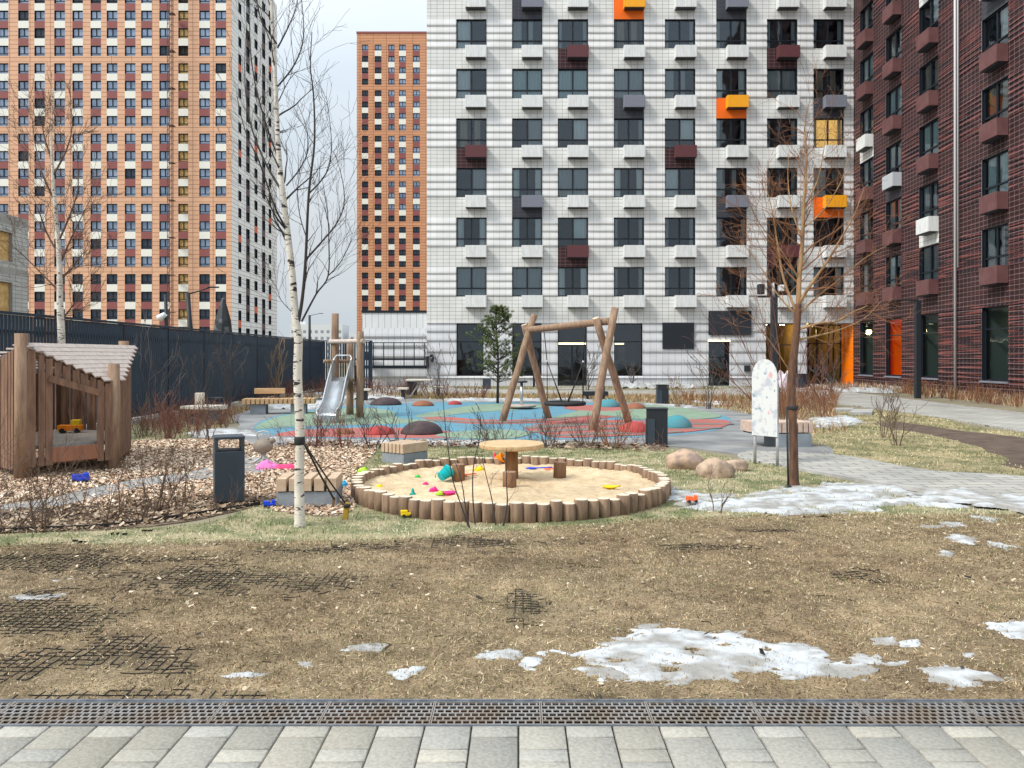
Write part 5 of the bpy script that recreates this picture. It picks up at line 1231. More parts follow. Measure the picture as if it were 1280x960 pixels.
# info board
pa = gp(942, 580); pb = gp(970, 583.5); t = thing('notice_board', 'arched pale notice board with faint playground map on two grey posts', 'sign', ((pa.x+pb.x)/2, (pa.y+pb.y)/2, 0), math.atan2(pb.y-pa.y, pb.x-pa.x))
hw = (pb-pa).length/2
M_GALV = mat('galvanised', (.48, .49, .50), .5, metal=.3, c2=(.38, .39, .41), scale=10)
for s in (-1, 1): b = MB(); b.tube([(s*hw, .035, 0), (s*hw, .035, .62 if s > 0 else .62)], .023, 12); b.tube([(s*hw, .035, .62), (s*hw, .035, 1.38)], .018, 8); b.build('post', M_GALV, t)
b = MB(); z1 = 1.32; out = [(-hw-.025, .44), (hw+.025, .44), (hw+.025, z1)]
for k in range(1, 12): a = math.pi*k/12; out.append((math.cos(a)*(hw+.025), z1+.27*math.sin(a)))
out.append((-hw-.025, z1)); i = 0; n = len(out)
b.v = [(x, -.008, z) for x, z in out]+[(x, .008, z) for x, z in out]; b.f = [tuple(range(n)), tuple(reversed(range(n, 2*n)))]+[(k, k+n, (k+1) % n+n, (k+1) % n) for k in range(n)]; b.m = [0]*len(b.f); b.sm = [False]*len(b.f)
MBD, nb_, bb_ = nodes('notice board print')
tcn = nb_.nodes.new('ShaderNodeTexCoord'); 
def blot(scale, lo, hi, colr, prev, off=(0, 0, 0)):
    mpn = nb_.nodes.new('ShaderNodeMapping'); mpn.inputs['Location'].default_value = off; nb_.links.new(tcn.outputs['Object'], mpn.inputs[0])
    no = nb_.nodes.new('ShaderNodeTexNoise'); no.inputs['Scale'].default_value = scale; no.inputs['Detail'].default_value = 6; nb_.links.new(mpn.outputs[0], no.inputs['Vector'])
    r = nb_.nodes.new('ShaderNodeValToRGB'); r.color_ramp.elements[0].position = lo; r.color_ramp.elements[1].position = hi; nb_.links.new(no.outputs['Fac'], r.inputs[0])
    m = nb_.nodes.new('ShaderNodeMixRGB'); nb_.links.new(r.outputs[0], m.inputs[0]); m.inputs[1].default_value = (*prev, 1) if isinstance(prev, tuple) else (1, 1, 1, 1)
    if not isinstance(prev, tuple): nb_.links.new(prev, m.inputs[1])
    m.inputs[2].default_value = (*colr, 1); return m.outputs[0]
c_ = blot(7, .52, .62, (.48, .52, .58), (.68, .70, .71)); c_ = blot(5, .62, .66, (.70, .42, .42), c_, (3, 1, 2)); c_ = blot(9, .62, .66, (.25, .36, .42), c_, (9, 1, 5))
nb_.links.new(c_, bb_.inputs['Base Color']); bb_.inputs['Roughness'].default_value = .3
b.build('board', MBD, t)
# boulders
M_ROCK = mat('granite', (.50, .35, .25), .9, c2=(.27, .20, .165), scale=5, bump=1, bscale=12, pos=(.42, .6)); M_ROCK2 = mat('pale granite', (.50, .37, .27), .9, c2=(.24, .175, .13), scale=6, bump=1, bscale=12, pos=(.42, .62))
from mathutils import noise as mnoise
def rock(x, y, sx, sy, sz, seed, m, label):
    p = gp(x, y); bm = bmesh.new(); bmesh.ops.create_icosphere(bm, subdivisions=4, radius=1)
    for v in bm.verts:
        d = mnoise.noise(v.co*.9+Vector((seed, 0, 0)))*.30 + mnoise.noise(v.co*2.2+Vector((0, seed, 0)))*.05+mnoise.noise(v.co*6)*.015
        v.co *= (1+d); v.co.x *= sx; v.co.y *= sy; v.co.z = v.co.z*sz
    me = bpy.data.meshes.new('boulder'); bm.to_mesh(me); bm.free(); me.materials.append(m); me.polygons.foreach_set('use_smooth', [True]*len(me.polygons))
    o = bpy.data.objects.new('boulder', me); S.collection.objects.link(o); o.location = (p.x, p.y+sy*.7, sz*.62); tag(o, label, 'rock', 'boulders beside the sandbox')
rock(859, 587, .27, .2, .17, 3.2, M_ROCK, 'large tan boulder nearest the sandbox rim'); rock(897, 598, .235, .18, .165, 7.7, M_ROCK2, 'pinkish rounded boulder in front of the other two'); rock(920, 590, .19, .15, .105, 1.4, M_ROCK2, 'small pale boulder on the right of its neighbours')
# camera mast
d = 17.0; X = ux(967.5, d); zt = H+(448-372)/F*d
t = thing('camera_mast', 'dark steel mast with two floodlights standing behind the notice board', 'lamp', (X, d, 0))
b = MB(); b.box((0, 0, zt/2), (.13, .13, zt)); b.build('pole', M_POLE, t, bevel=.01); b = MB(); b.tube([(0, 0, zt), (-.02, 0, zt+.32)], .03, 8); b.build('pole_tip', M_GALV, t)
b = MB(); b.box((-.12, 0, zt+.02), (.46, .04, .04)); b.box((.10, 0, zt+.12), (.18, .03, .03)); b.build('bracket', M_POLE, t)
b = MB(); b.box((-.29, -.02, zt+.18), (.12, .14, .22), R(15)); b.build('floodlight', M_POLE, t, bevel=.02); b = MB(); b.box((.14, -.04, zt+.2), (.11, .13, .14)); b.build('camera', mat('white cam', (.7, .71, .72), .4), t, bevel=.02)
# lamp at right
d = 1576/(498-448); X = ux(1147, d); zt = H+(448-376)/F*d
t = thing('street_lamp', 'dark square street lamp before the maroon block', 'lamp', (X, d, 0), 0, 'street lamps')
b = MB(); b.box((0, 0, zt/2), (.20, .20, zt)); b.build('pole', M_POLE, t, bevel=.01); b = MB(); b.box((-.45, 0, zt+.02), (.95, .14, .06)); b.build('arm', M_POLE, t, bevel=.01)
# spring toy
p = gp(329, 580); t = thing('rocking_toy', 'grey brown round rocking toy with hoop handle on curved metal runners', 'play equipment', tuple(p))
M_TAUPE = mat('taupe plastic', (.30, .25, .20), .6, c2=(.22, .18, .14), scale=6)
b = MB(); b.lathe((0, 0, .155), [(.02, 0), (.10, .03), (.15, .10), (.145, .15), (.09, .21), (.02, .235)], 20, sx=1.0, sy=.8); b.build('body', M_TAUPE, t)
b = MB(); b.tube([(.09, .02, .33), (.15, .02, .36), (.175, 0, .34)], [.05, .045, .02], 10); b.build('head', M_TAUPE, t)
for s in (-1, 1): b = MB(); b.tube([(0, .0, .18), (s*.04, 0, .09), (s*.14, -.02, .025), (s*.24, -.04, .02)], [.02, .018, .016, .014], 8); b.build('runner', M_GALV, t)
b = MB(); b.tube([(-.06, 0, .36), (-.10, 0, .42), (-.08, 0, .48), (0, 0, .50), (.08, 0, .48), (.10, 0, .42), (.06, 0, .36)], .012, 8); b.build('handle', M_GALV, t)
# ================================================================ TOYS
def pm(name, c): return mat(name, c, .4)
TC = {'cyan': pm('cyan plastic', (.0, .42, .46)), 'green': pm('green plastic', (.04, .48, .08)), 'pink': pm('pink plastic', (.80, .03, .24)), 'teal': pm('teal plastic', (.0, .28, .24)), 'lime': pm('lime plastic', (.40, .65, .03)),
      'orange': pm('orange plastic', (.95, .28, .01)), 'yellow': pm('yellow plastic', (.90, .62, .01)), 'red': pm('red plastic', (.72, .02, .03)), 'blue': pm('blue plastic', (.01, .06, .62)), 'sky': pm('sky plastic', (.03, .38, .65)), 'coral': pm('coral plastic', (.9, .16, .05))}
def sandh(x, y):
    x = x-SC0.x; y = y-SC0.y; r_ = math.hypot(x, y)
    return float(.015 + .085*fnoise(x*2.6+5, y*2.6, 61, 4) + .034*fnoise(x*11, y*11, 62, 3) + .03*min(1, max(0, (r_-1.3)/.5)))
def toy(kind, x, y, c, label, z=.07, s=1.0, rz=0, c2=None):
    p = gp(x, y, z)
    if math.hypot(p.x-SC0.x, p.y-SC0.y) < 1.75: p = gp(x, y, .075); p.z = sandh(p.x, p.y)+.004; pass
    t = thing('toy_'+kind, label, 'toy', tuple(p), rz, 'sand toys')
    m = TC[c]; m2 = TC[c2 or c]
    if kind == 'bucket':
        b = MB(); b.lathe((0, 0, 0), [(.055*s, 0), (.075*s, .13*s), (.082*s, .13*s), (.082*s, .145*s), (.068*s, .145*s), (.05*s, .02*s)], 18); o = b.build('body', m, t); o.rotation_euler = (R(62), R(20), 0); o.location = (0, 0, .06*s)
        b = MB(); b.tube([(.08*s*math.cos(a), .03*s, .04*s+.08*s*math.sin(a)) for a in np.linspace(0, 3.14, 9)], .005, 6); b.build('handle', m2, t)
    elif kind == 'spade':
        b = MB(); b.tube([(0, 0, .02), (.16*s, .01, .025)], .009, 8); b.tube([(.16*s, -.025*s, .025), (.16*s, .035*s, .025)], .009, 8); b.build('handle', m2, t)
        b = MB(); b.lathe((-.055*s, 0, .008), [(.05*s, 0), (.06*s, .012), (.045*s, .02)], 14, sx=1.1, sy=.75); b.build('blade', m, t)
    elif kind == 'mould':
        b = MB(); n = 20; prof = [(.055*s, 0), (.05*s, .03*s), (.03*s, .045*s), (.01*s, .05*s)]
        b.lathe((0, 0, 0), prof, n, sx=1.15, sy=.8); b.lathe((0, 0, -.002), [(.066*s, 0), (.066*s, .008)], n, sx=1.15, sy=.8); b.build('shell', m, t)
        b = MB(); b.lathe((.02*s, 0, .045*s), [(.02*s, 0), (.012*s, .014*s)], 10); b.build('knob', m2, t)
    elif kind == 'sieve':
        b = MB(); b.lathe((0, 0, 0), [(.06*s, 0), (.085*s, .028), (.09*s, .028), (.09*s, .034), (.078*s, .034), (.055*s, .006)], 24); b.build('dish', m, t)
        b = MB(); b.tube([(.085*s, 0, .03), (.14*s, .0, .03)], .010, 8); b.build('handle', m2, t)
    elif kind == 'cone':
        b = MB(); b.lathe((0, 0, 0), [(.04*s, 0), (.04*s, .015*s), (.028*s, .02*s), (.02*s, .06*s), (.006*s, .09*s)], 14); b.build('tower', m, t)
        b = MB(); b.lathe((0, 0, 0), [(.048*s, -.004), (.048*s, .006)], 14); b.build('rim', m2, t)
    elif kind == 'truck':
        b = MB(); b.box((0, 0, .05*s), (.20*s, .09*s, .05*s)); b.box((-.05*s, 0, .09*s), (.11*s, .085*s, .04*s)); b.build('body', m, t, bevel=.006)
        b = MB(); b.box((.065*s, 0, .10*s), (.06*s, .08*s, .055*s)); b.build('cab', m2, t, bevel=.008)
        for wx in (-.06, .06):
            for wy in (-.045, .045): b = MB(); b.tube([(wx*s, wy*s-.008, .025*s), (wx*s, wy*s+.008, .025*s)], .026*s, 12); b.build('wheel', M_POLE, t)
    return t
toy('bucket', 551, 601, 'cyan', 'cyan bucket lying on its side in the sand', .06, 1.05, 2.2)
toy('mould', 522, 596, 'green', 'small green sand mould left of the cyan bucket', .06, .55); toy('mould', 532, 607, 'pink', 'tiny pink sand mould below the cyan bucket', .06, .5); toy('cone', 516, 617, 'teal', 'teal cone mould near the left front logs', .05, .8)
toy('mould', 542, 614.5, 'pink', 'mid pink sand mould beside the lime one', .05, .8, .5); toy('mould', 550, 618, 'lime', 'lime sand mould between the two pink toys', .05, .7); toy('sieve', 562, 618, 'pink', 'pink sieve lying near the front logs', .05, .85, 2.8)
toy('mould', 474, 610, 'yellow', 'small yellow mould at the far left of the sand', .06, .6); toy('spade', 584, 596, 'coral', 'coral spade behind the left log stool', .06, .7, .4); toy('mould', 599, 588.5, 'yellow', 'flat yellow mould right of the left log stool', .07, 1.1)
toy('bucket', 619, 581, 'orange', 'orange bucket under the sandbox table edge', .07, .95, 1.0, 'blue'); toy('cone', 618.5, 574, 'red', 'red tower mould beside the orange bucket', .08, 1.1); toy('mould', 563, 581, 'green', 'faint green mould at the back of the sandbox', .07, .7)
toy('spade', 671, 586, 'blue', 'blue spade lying right of the table post', .06, 1.3, .1); toy('mould', 687, 581.5, 'green', 'green mould behind the right log stool', .07, 1.3); toy('mould', 714, 582, 'lime', 'pale lime mould right of the right log stool', .07, 1.2); toy('spade', 688, 588, 'coral', 'coral spade left of the right log stool', .05, .7)
toy('sieve', 762, 611.5, 'yellow', 'yellow sieve near the right front logs', .05, 1.0, .3); toy('truck', 509, 646, 'yellow', 'yellow toy truck on the grass before the sandbox', .012, .62, .3, 'orange'); toy('mould', 428, 607, 'sky', 'sky blue mould between bench and sandbox rim', .03, 1.1)
toy('mould', 454, 590, 'lime', 'yellow green mould behind the left sandbox rim', .03, 1.2); toy('truck', 337, 634, 'blue', 'blue toy car beside the birch side bench', .012, .62, .2); toy('truck', 865, 628, 'coral', 'coral toy car on the snow strip', .04, .62, .1)
toy('truck', 101, 603, 'blue', 'blue toy truck in front of the playhouse', .02, .95, .1); toy('mould', 776, 612.5, 'red', 'small red lid on the sand by the yellow sieve', .045, .35) if False else None
p = gp(88, 541, .43); t = thing('toy_truck', 'orange toy truck inside the playhouse', 'toy', tuple(p), .3, 'sand toys'); b = MB(); b.box((0, 0, .08), (.34, .16, .09)); b.build('body', TC['orange'], t, bevel=.01); b = MB(); b.box((.08, 0, .16), (.13, .14, .09)); b.build('cab', TC['yellow'], t, bevel=.01)
for wx in (-.1, .1): b = MB(); b.tube([(wx, -.085, .04), (wx, .085, .04)], .04, 12); b.build('wheel', M_POLE, t)
# pink cloth pile
def cloth(x, y, sx, sy, hh, m, label, seed):
    p = gp(x, y); n = 26; xs = np.linspace(-1, 1, n); X, Y = np.meshgrid(xs, xs); r_ = np.hypot(X, Y); hz = np.clip(1-r_**2, 0, 1)**.5*hh*(.3+1.4*fnoise(X*2.3+seed, Y*2.3, seed, 3))
    V = np.stack([(X*sx).ravel(), (Y*sy).ravel(), hz.ravel()], 1); idx = np.arange(n*n).reshape(n, n); Fc = np.stack([idx[:-1, :-1], idx[:-1, 1:], idx[1:, 1:], idx[1:, :-1]], -1).reshape(-1, 4); Fc = Fc[(r_.ravel()[Fc] < 1.0+.2*fnoise(X.ravel()[Fc[:, 0]]*3, Y.ravel()[Fc[:, 0]]*3, seed)[:, None]).all(1)]
    o = npmesh('crumpled_cloth', V, Fc, m); o.location = (p.x, p.y, .015); o.data.polygons.foreach_set('use_smooth', [True]*len(o.data.polygons)); tag(o, label, 'cloth')
cloth(335, 587, .17, .12, .10, mat('pink cloth', (.72, .20, .48), .9), 'pink crumpled cloth in the wood chips beside the rocking toy', 3)
cloth(357, 587.5, .15, .08, .07, mat('rose cloth', (.75, .07, .20), .9), 'rose red crumpled cloth touching the pink one', 8)
p = gp(980, 482.5)
cloth(980, 484, .5, .3, .8, mat('white bag', (.70, .66, .70), .7, c2=(.55, .35, .42), scale=2), 'white and pink rubbish bag left near the entrance', 12)
# strollers in the doorway
for x, lb in ((1020, 'black pushchair parked in the entrance recess, left one'), (1031, 'black pushchair parked in the entrance recess, right one')):
    d = D+.6; t = thing('pushchair', lb, 'pushchair', (ux(x, d), d, .02), .4, 'pushchairs in the entrance')
    b = MB(); b.lathe((0, 0, .45), [(.05, 0), (.2, .12), (.26, .35), (.2, .62), (.06, .72)], 14, sx=1, sy=1.1); b.build('hood_and_seat', M_ROPE, t)
    b = MB(); b.tube([(0, -.3, .2), (0, .1, .6), (0, .35, 1.1)], .02, 6); b.build('frame', M_GALV, t); b = MB(); b.tube([(0, .3, .2), (0, -.1, .6)], .02, 6); b.build('frame', M_GALV, t)
    for sx_, sy_ in ((-.22, -.3), (.22, -.3), (-.22, .3), (.22, .3)): b = MB(); b.tube([(sx_-.02, sy_, .12), (sx_+.02, sy_, .12)], .12, 14); b.build('wheel', M_POLE, t)
# ================================================================ TREES AND SHRUBS
def grow(b, rr, p, d, L_, r_, depth, nch, up=.25, wob=.18, n=4, ratio=.62, ang=.6, rmin=.0015, m=0):
    p = Vector(p); d = Vector(d).normalized(); seg = max(3, int(4+depth)); pts = [p.copy()]; rads = [r_]
    for k in range(seg):
        d = (d + Vector((rr.gauss(0, wob), rr.gauss(0, wob), rr.gauss(0, wob)+up*.35))).normalized(); p = p + d*(L_/seg); pts.append(p.copy()); rads.append(max(rmin, r_*(1-(k+1)/seg*.7)))
    b.tube(pts, rads, n if depth > 0 else 3, m=m, cap=False)
    if depth > 0:
        for j in range(nch):
            t = rr.uniform(.25, 1.0) if j else 1.0; k = min(int(t*seg), seg-1); q = pts[k].lerp(pts[k+1], t*seg-k if t < 1 else 1)
            dd = (pts[k+1]-pts[k]).normalized(); o = dd.orthogonal().normalized(); o.rotate(Matrix.Rotation(rr.uniform(0, 6.28), 3, dd)); a = ang*rr.uniform(.6, 1.3)
            grow(b, rr, q, dd*math.cos(a)+o*math.sin(a), L_*ratio*rr.uniform(.6, 1.2), max(rmin, rads[k]*.62), depth-1, nch, up, wob, n, ratio, ang, rmin, m)
def twigs_along(b, rr, pts, rads, count, L_, depth, nch=3, up=.25, t0=.15, ang=.8, ratio=.6, rmin=.0015, m=0, side=None):
    for j in range(count):
        t = t0+(1-t0)*(j+rr.random())/count; s = t*(len(pts)-1); k = min(int(s), len(pts)-2); q = pts[k].lerp(pts[k+1], s-k); dd = (pts[k+1]-pts[k]).normalized()
        o = dd.orthogonal().normalized(); o.rotate(Matrix.Rotation(rr.uniform(0, 6.28), 3, dd)); a = ang*rr.uniform(.7, 1.3)
        grow(b, rr, q, dd*math.cos(a)+o*math.sin(a), L_*rr.uniform(.5, 1.2)*(1.15-.5*t), max(rmin, rads[k]*.42), depth, nch, up, .14, 4, ratio, .55, rmin, m)
def pxline(pts, d, off=0): return [wp(x, y, d+(o[0] if o else 0)) for x, y, *o in pts]
def spline(P, n=6):
    out = []
    for i in range(len(P)-1):
        p0, p1, p2, p3 = P[max(i-1, 0)], P[i], P[i+1], P[min(i+2, len(P)-1)]
        for j in range(n):
            t = j/n; out.append(.5*((2*p1)+(-p0+p2)*t+(2*p0-5*p1+4*p2-p3)*t*t+(-p0+3*p1-3*p2+p3)*t*t*t))
    out.append(P[-1]); return out
def rlerp(r0, r1, n): return [r0+(r1-r0)*(k/(n-1)) for k in range(n)]
# birch bark: white with dark lenticels stretched round the trunk
M_BIRCH, nn, bb = nodes('birch bark')
tcn = nn.nodes.new('ShaderNodeTexCoord')
def birch_noise(scale, stretch, lo, hi):
    mpn = nn.nodes.new('ShaderNodeMapping'); mpn.inputs['Scale'].default_value = stretch; nn.links.new(tcn.outputs['Object'], mpn.inputs[0])
    no = nn.nodes.new('ShaderNodeTexNoise'); no.inputs['Scale'].default_value = scale; no.inputs['Detail'].default_value = 3; nn.links.new(mpn.outputs[0], no.inputs['Vector'])
    r = nn.nodes.new('ShaderNodeValToRGB'); r.color_ramp.elements[0].position = lo; r.color_ramp.elements[1].position = hi; nn.links.new(no.outputs['Fac'], r.inputs[0]); return r.outputs[0]
a1 = birch_noise(9, (1, 1, 3.2), .60, .64); a2 = birch_noise(22, (1, 1, 4), .63, .66); a3 = birch_noise(5, (1, 1, 1), .35, .7)
def mixc(f, c1, c2):
    m = nn.nodes.new('ShaderNodeMixRGB'); nn.links.new(f, m.inputs[0])
    for i, c in ((1, c1), (2, c2)):
        if isinstance(c, tuple): m.inputs[i].default_value = (*c, 1)
        else: nn.links.new(c, m.inputs[i])
    return m.outputs[0]
cc = mixc(a3, (.74, .69, .60), (.56, .50, .42)); cc = mixc(a1, cc, (.035, .03, .028)); cc = mixc(a2, cc, (.09, .075, .065)); nn.links.new(cc, bb.inputs['Base Color']); bb.inputs['Roughness'].default_value = .8
M_TWIGD = mat('dark twig', (.055, .045, .042), .8); M_TWIGG = mat('grey twig', (.11, .095, .09), .8); M_TWIGR = mat('red twig', (.17, .075, .055), .75); M_TWIGB = mat('brown twig', (.13, .085, .062), .8); M_TWIGO = mat('rust twig', (.26, .12, .06), .8); M_TWIGT = mat('tan twig', (.30, .20, .12), .8)
d = 7.5
t = thing('birch_tree', 'slim white birch with black bark marks in front of the left bench', 'tree', tuple(gp(375, 658)))
tr = spline(pxline([(375, 660), (374.5, 640), (374, 600), (375, 540), (372, 470), (373, 425), (369, 395), (365, 340), (357, 270), (349, 200), (345, 120), (341, 40), (337, -60), (335, -160), (338, -240)], d), 5)
rad = np.interp(range(len(tr)), [0, 3, 8, 25, 35, 50, 70], [.062, .050, .046, .040, .032, .020, .006]).tolist()
b = MB(); b.tube(tr, rad, 14); b.build('trunk', M_BIRCH, t, world=True)
b = MB(); rr = random.Random(21)
main = [([(373, 402), (378, 372), (382, 325), (386, 242), (393, 179), (392, 120), (388, 83), (390, 40)], -.1, .018, .0035), ([(377, 402), (395, 368), (410, 345), (411, 300), (409, 262), (403, 225)], .25, .011, .002), ([(410, 345), (424, 330), (434, 312), (440, 298)], .25, .006, .002),
        ([(382, 325), (404, 300), (421, 279), (430, 255), (428, 225), (418, 190)], .0, .010, .002), ([(386, 242), (402, 225), (412, 205), (414, 170), (408, 120)], -.2, .008, .002),
        ([(361, 290), (345, 262), (325, 205), (307, 165), (296, 120)], -.3, .011, .002), ([(353, 240), (330, 200), (312, 150), (306, 95), (308, 30)], .3, .012, .002), ([(349, 200), (334, 160), (318, 100), (312, 40), (312, -40)], .0, .010, .002),
        ([(358, 232), (374, 212), (384, 190), (383, 160), (372, 130)], .3, .008, .002), ([(347, 108), (366, 84), (378, 55), (379, 20), (372, -40)], -.3, .009, .002), ([(347, 60), (362, 30), (372, 0), (376, -60)], .2, .008, .002), ([(346, 55), (325, 20), (318, -30)], -.2, .008, .002), ([(370, 395), (352, 376), (346, 360), (340, 350)], -.2, .004, .0015), ([(384, 300), (375, 270), (372, 240), (376, 200)], .2, .006, .002)]
for pts, off, r0, r1 in main:
    ctrl = [wp(x, y, d+off*(k/(len(pts)-1))) for k, (x, y) in enumerate(pts)]; P = spline(ctrl, 5); ra = rlerp(r0, r1, len(P)); b.tube(P, ra, 6, cap=False)
    twigs_along(b, rr, P, ra, int(4+len(pts)*2.0), .42, 2, 2, .22, .15, .6, .6, .0013)
twigs_along(b, rr, tr, rad, 20, .6, 2, 3, .3, .5, .8, .6, .0013)
b.build('branches', M_TWIGD, t, world=True)
# stakes and straps of the birch
for (x, y), top, col, lb in (((431, 650), .17, 'y', 'short yellow wooden stake tied to the birch, right of the bench'), ((415, 638), .14, 'b', 'thin brown stake tied to the birch')):
    p = gp(x, y); st = thing('tree_stake', lb, 'stake', tuple(p)); b = MB(); b.beam((0, 0, 0), (.025, 0, top), .05 if col == 'y' else .025, .04 if col == 'y' else .02, up=(0, 1, 0)); b.build('post', mat('yellow stake', (.45, .30, .03), .7, c2=(.30, .17, .03), scale=8) if col == 'y' else M_LOGD, st)
    b = MB(); a = wp(379, 552, 7.47); q = p+Vector((.02, 0, top*.85)); b.tube([a, a.lerp(q, .5)-Vector((0, 0, .015)), q], .008 if col == 'y' else .011, 6); b.lathe((q.x, q.y, q.z-.02), [(.034, 0), (.034, .035)], 8) if col == 'y' else None; b.build('strap', M_ROPE, st, world=True)
b = MB(); a = wp(374.5, 556, 7.5); b.lathe((a.x, a.y, a.z), [(.047, 0), (.052, .02), (.052, .06), (.047, .08)], 12); b.build('tie', M_ROPE, t, world=True)
# tree at right
d = 9.85; t = thing('young_tree', 'bare young tree with rust brown bark and tan branches on the right lawn', 'tree', tuple(gp(993, 608)))
M_BARK = mat('rust bark', (.19, .095, .055), .85, c2=(.085, .05, .036), scale=5, stretch=(5, 5, 1), bump=.5, bscale=20); M_BARKT = mat('tan bark', (.42, .27, .13), .8, c2=(.24, .13, .07), scale=4, stretch=(3, 3, 1))
tr = spline(pxline([(993, 609), (992.5, 590), (991.5, 540), (989, 480), (993, 440), (996, 410), (998, 380)], d), 5); rad = np.interp(range(len(tr)), [0, 3, 12, 20, 30], [.074, .058, .051, .047, .040]).tolist()
b = MB(); b.tube(tr, rad, 14); b.build('trunk', M_BARK, t, world=True)
b = MB(); tt = MB(); rr = random.Random(77)
mains = [([(998, 384), (999, 350), (1003, 300), (1005, 250), (1008, 200), (1006, 160), (1010, 130)], 0, .036, .004, 26), ([(998, 380), (1012, 358), (1032, 330), (1050, 300), (1068, 268), (1080, 235)], -.3, .024, .003, 18), ([(999, 398), (980, 350), (971, 300), (965, 262), (955, 225)], .25, .020, .003, 16),
         ([(1003, 300), (990, 262), (985, 225), (986, 190)], .3, .013, .003, 12), ([(1005, 260), (1022, 225), (1030, 185), (1034, 150)], .2, .012, .002, 12), ([(997, 412), (1025, 404), (1045, 402), (1062, 392), (1085, 382)], -.4, .016, .003, 14),
         ([(995, 425), (1020, 420), (1050, 412), (1080, 398), (1100, 378)], .3, .014, .003, 12), ([(1000, 392), (1020, 372), (1048, 350), (1082, 322), (1112, 305)], .0, .014, .002, 16), ([(991, 470), (965, 430), (940, 398), (918, 365)], -.2, .010, .002, 12), ([(998, 395), (975, 372), (948, 330), (925, 300)], .2, .012, .002, 14),
         ([(999, 350), (980, 318), (950, 280), (935, 250)], -.3, .012, .002, 14), ([(1004, 285), (1030, 262), (1052, 225), (1062, 190)], .1, .011, .002, 12)]
for pts, off, r0, r1, cnt in mains:
    ctrl = [wp(x, y, d+off*(k/(len(pts)-1))) for k, (x, y) in enumerate(pts)]; P = spline(ctrl, 5); ra = rlerp(r0, r1, len(P)); b.tube(P, ra, 8, cap=False)
    twigs_along(tt, rr, P, ra, cnt, .50, 2, 3, .12, .12, .9, .62, .0016)
b.build('limb', M_BARKT, t, world=True); tt.build('twigs', M_TWIGO, t, world=True)
b = MB(); a = wp(991, 512, d); b.lathe((a.x, a.y, a.z), [(.062, 0), (.068, .01), (.068, .04), (.062, .05)], 12); b.build('tie', M_ROPE, t, world=True)
st = thing('tree_stake', 'thin dark stake tied against the right tree trunk', 'stake', tuple(gp(985.5, 610))); b = MB(); b.tube([(0, 0, 0), (-.02, -.0, 1.0)], [.014, .012], 8); b.lathe((0, 0, 0), [(.04, .0), (.03, .04)], 8); b.build('post', M_ROPE, st)
# slender bare tree at left behind the playhouse
d = 16.0; t = thing('birch_tree', 'thin bare birch behind the playhouse in front of the fence', 'tree', (ux(77, d), d, 0))
tr = spline(pxline([(79, 546), (77, 430), (75, 380), (74, 320), (70, 270), (66, 220), (64, 170), (66, 110)], d), 5); rad = rlerp(.085, .006, len(tr)); b = MB(); b.tube(tr, rad, 10); b.build('trunk', M_BIRCH, t, world=True)
b = MB(); rr = random.Random(5)
for pts in ([(75, 330), (88, 300), (100, 275), (112, 250)], [(73, 318), (58, 290), (48, 262), (38, 240)], [(74, 300), (90, 262), (98, 230), (96, 190)], [(68, 250), (52, 215), (44, 180), (40, 150)], [(72, 350), (90, 335), (108, 310)], [(75, 365), (55, 345), (30, 320), (8, 300)], [(66, 220), (82, 190), (90, 160), (88, 130)], [(76, 400), (92, 380), (104, 350)], [(65, 200), (55, 170), (52, 140)]):
    ctrl = [wp(x, y, d+rr.uniform(-.4, .4)*k*.3) for k, (x, y) in enumerate(pts)]; P = spline(ctrl, 4); ra = rlerp(.022, .004, len(P)); b.tube(P, ra, 6, cap=False); twigs_along(b, rr, P, ra, 14, .7, 2, 3, .2, .1, .7, .6, .0032)
b.build('branches', M_TWIGB, t, world=True)
# pine
p = gp(622, 505); t = thing('pine_tree', 'young green pine standing behind the swing', 'tree', tuple(p)); HP = 3.35
b = MB(); b.tube([(0, 0, 0), (.02, 0, HP*.5), (-.06, 0, HP-.1)], [.05, .03, .008], 8); b.build('trunk', M_TWIGD, t)
rs = np.random.RandomState(9); nv = []; ncl = []; tw = MB(); rr = random.Random(4)
for wh in range(17):
    z = .75+wh*.157; R_ = 1.0*math.sin(min(1, (HP-z)/HP*1.9+.12)*1.45)*(.9+.2*rr.random())
    for j in range(7):
        a = rr.uniform(0, 6.28); e = Vector((math.cos(a)*R_*rr.uniform(.55, 1.1), math.sin(a)*R_*rr.uniform(.55, 1.1), R_*.55*rr.uniform(.6, 1.3))); s0 = Vector((0, 0, z)); tw.tube([s0, s0+e*.5-Vector((0, 0, .02)), s0+e], [.012, .008, .004], 4, cap=False)
        for q in range(7):
            c = s0+e*rr.uniform(.35, 1.0)+Vector((rr.gauss(0, .04), rr.gauss(0, .04), rr.gauss(0, .04)))
            k = 34; dr_ = rs.normal(size=(k, 3)); dr_[:, 2] = np.abs(dr_[:, 2])+.25; dr_ /= np.linalg.norm(dr_, axis=1)[:, None]; ln = rs.uniform(.08, .15, k)[:, None]; sd_ = np.cross(dr_, [0, 0, 1]); sd_ /= np.linalg.norm(sd_, axis=1)[:, None]+1e-6
            c_ = np.array(c)[None]; tri = np.stack([c_-sd_*.006+dr_*0, c_+sd_*.006+dr_*0, c_+dr_*ln], 1); nv.append(tri); ncl.append(np.array([(.16, .20, .07), (.25, .29, .11), (.09, .13, .045)])[rs.randint(0, 3, k)])
c = np.array((-.06, 0, HP-.15))[None]
V = np.concatenate(nv).reshape(-1, 3); npmesh('needles', V, np.arange(len(V)).reshape(-1, 3), MAT_BLADE, np.concatenate(ncl), t); tw.build('branches', M_TWIGD, t)
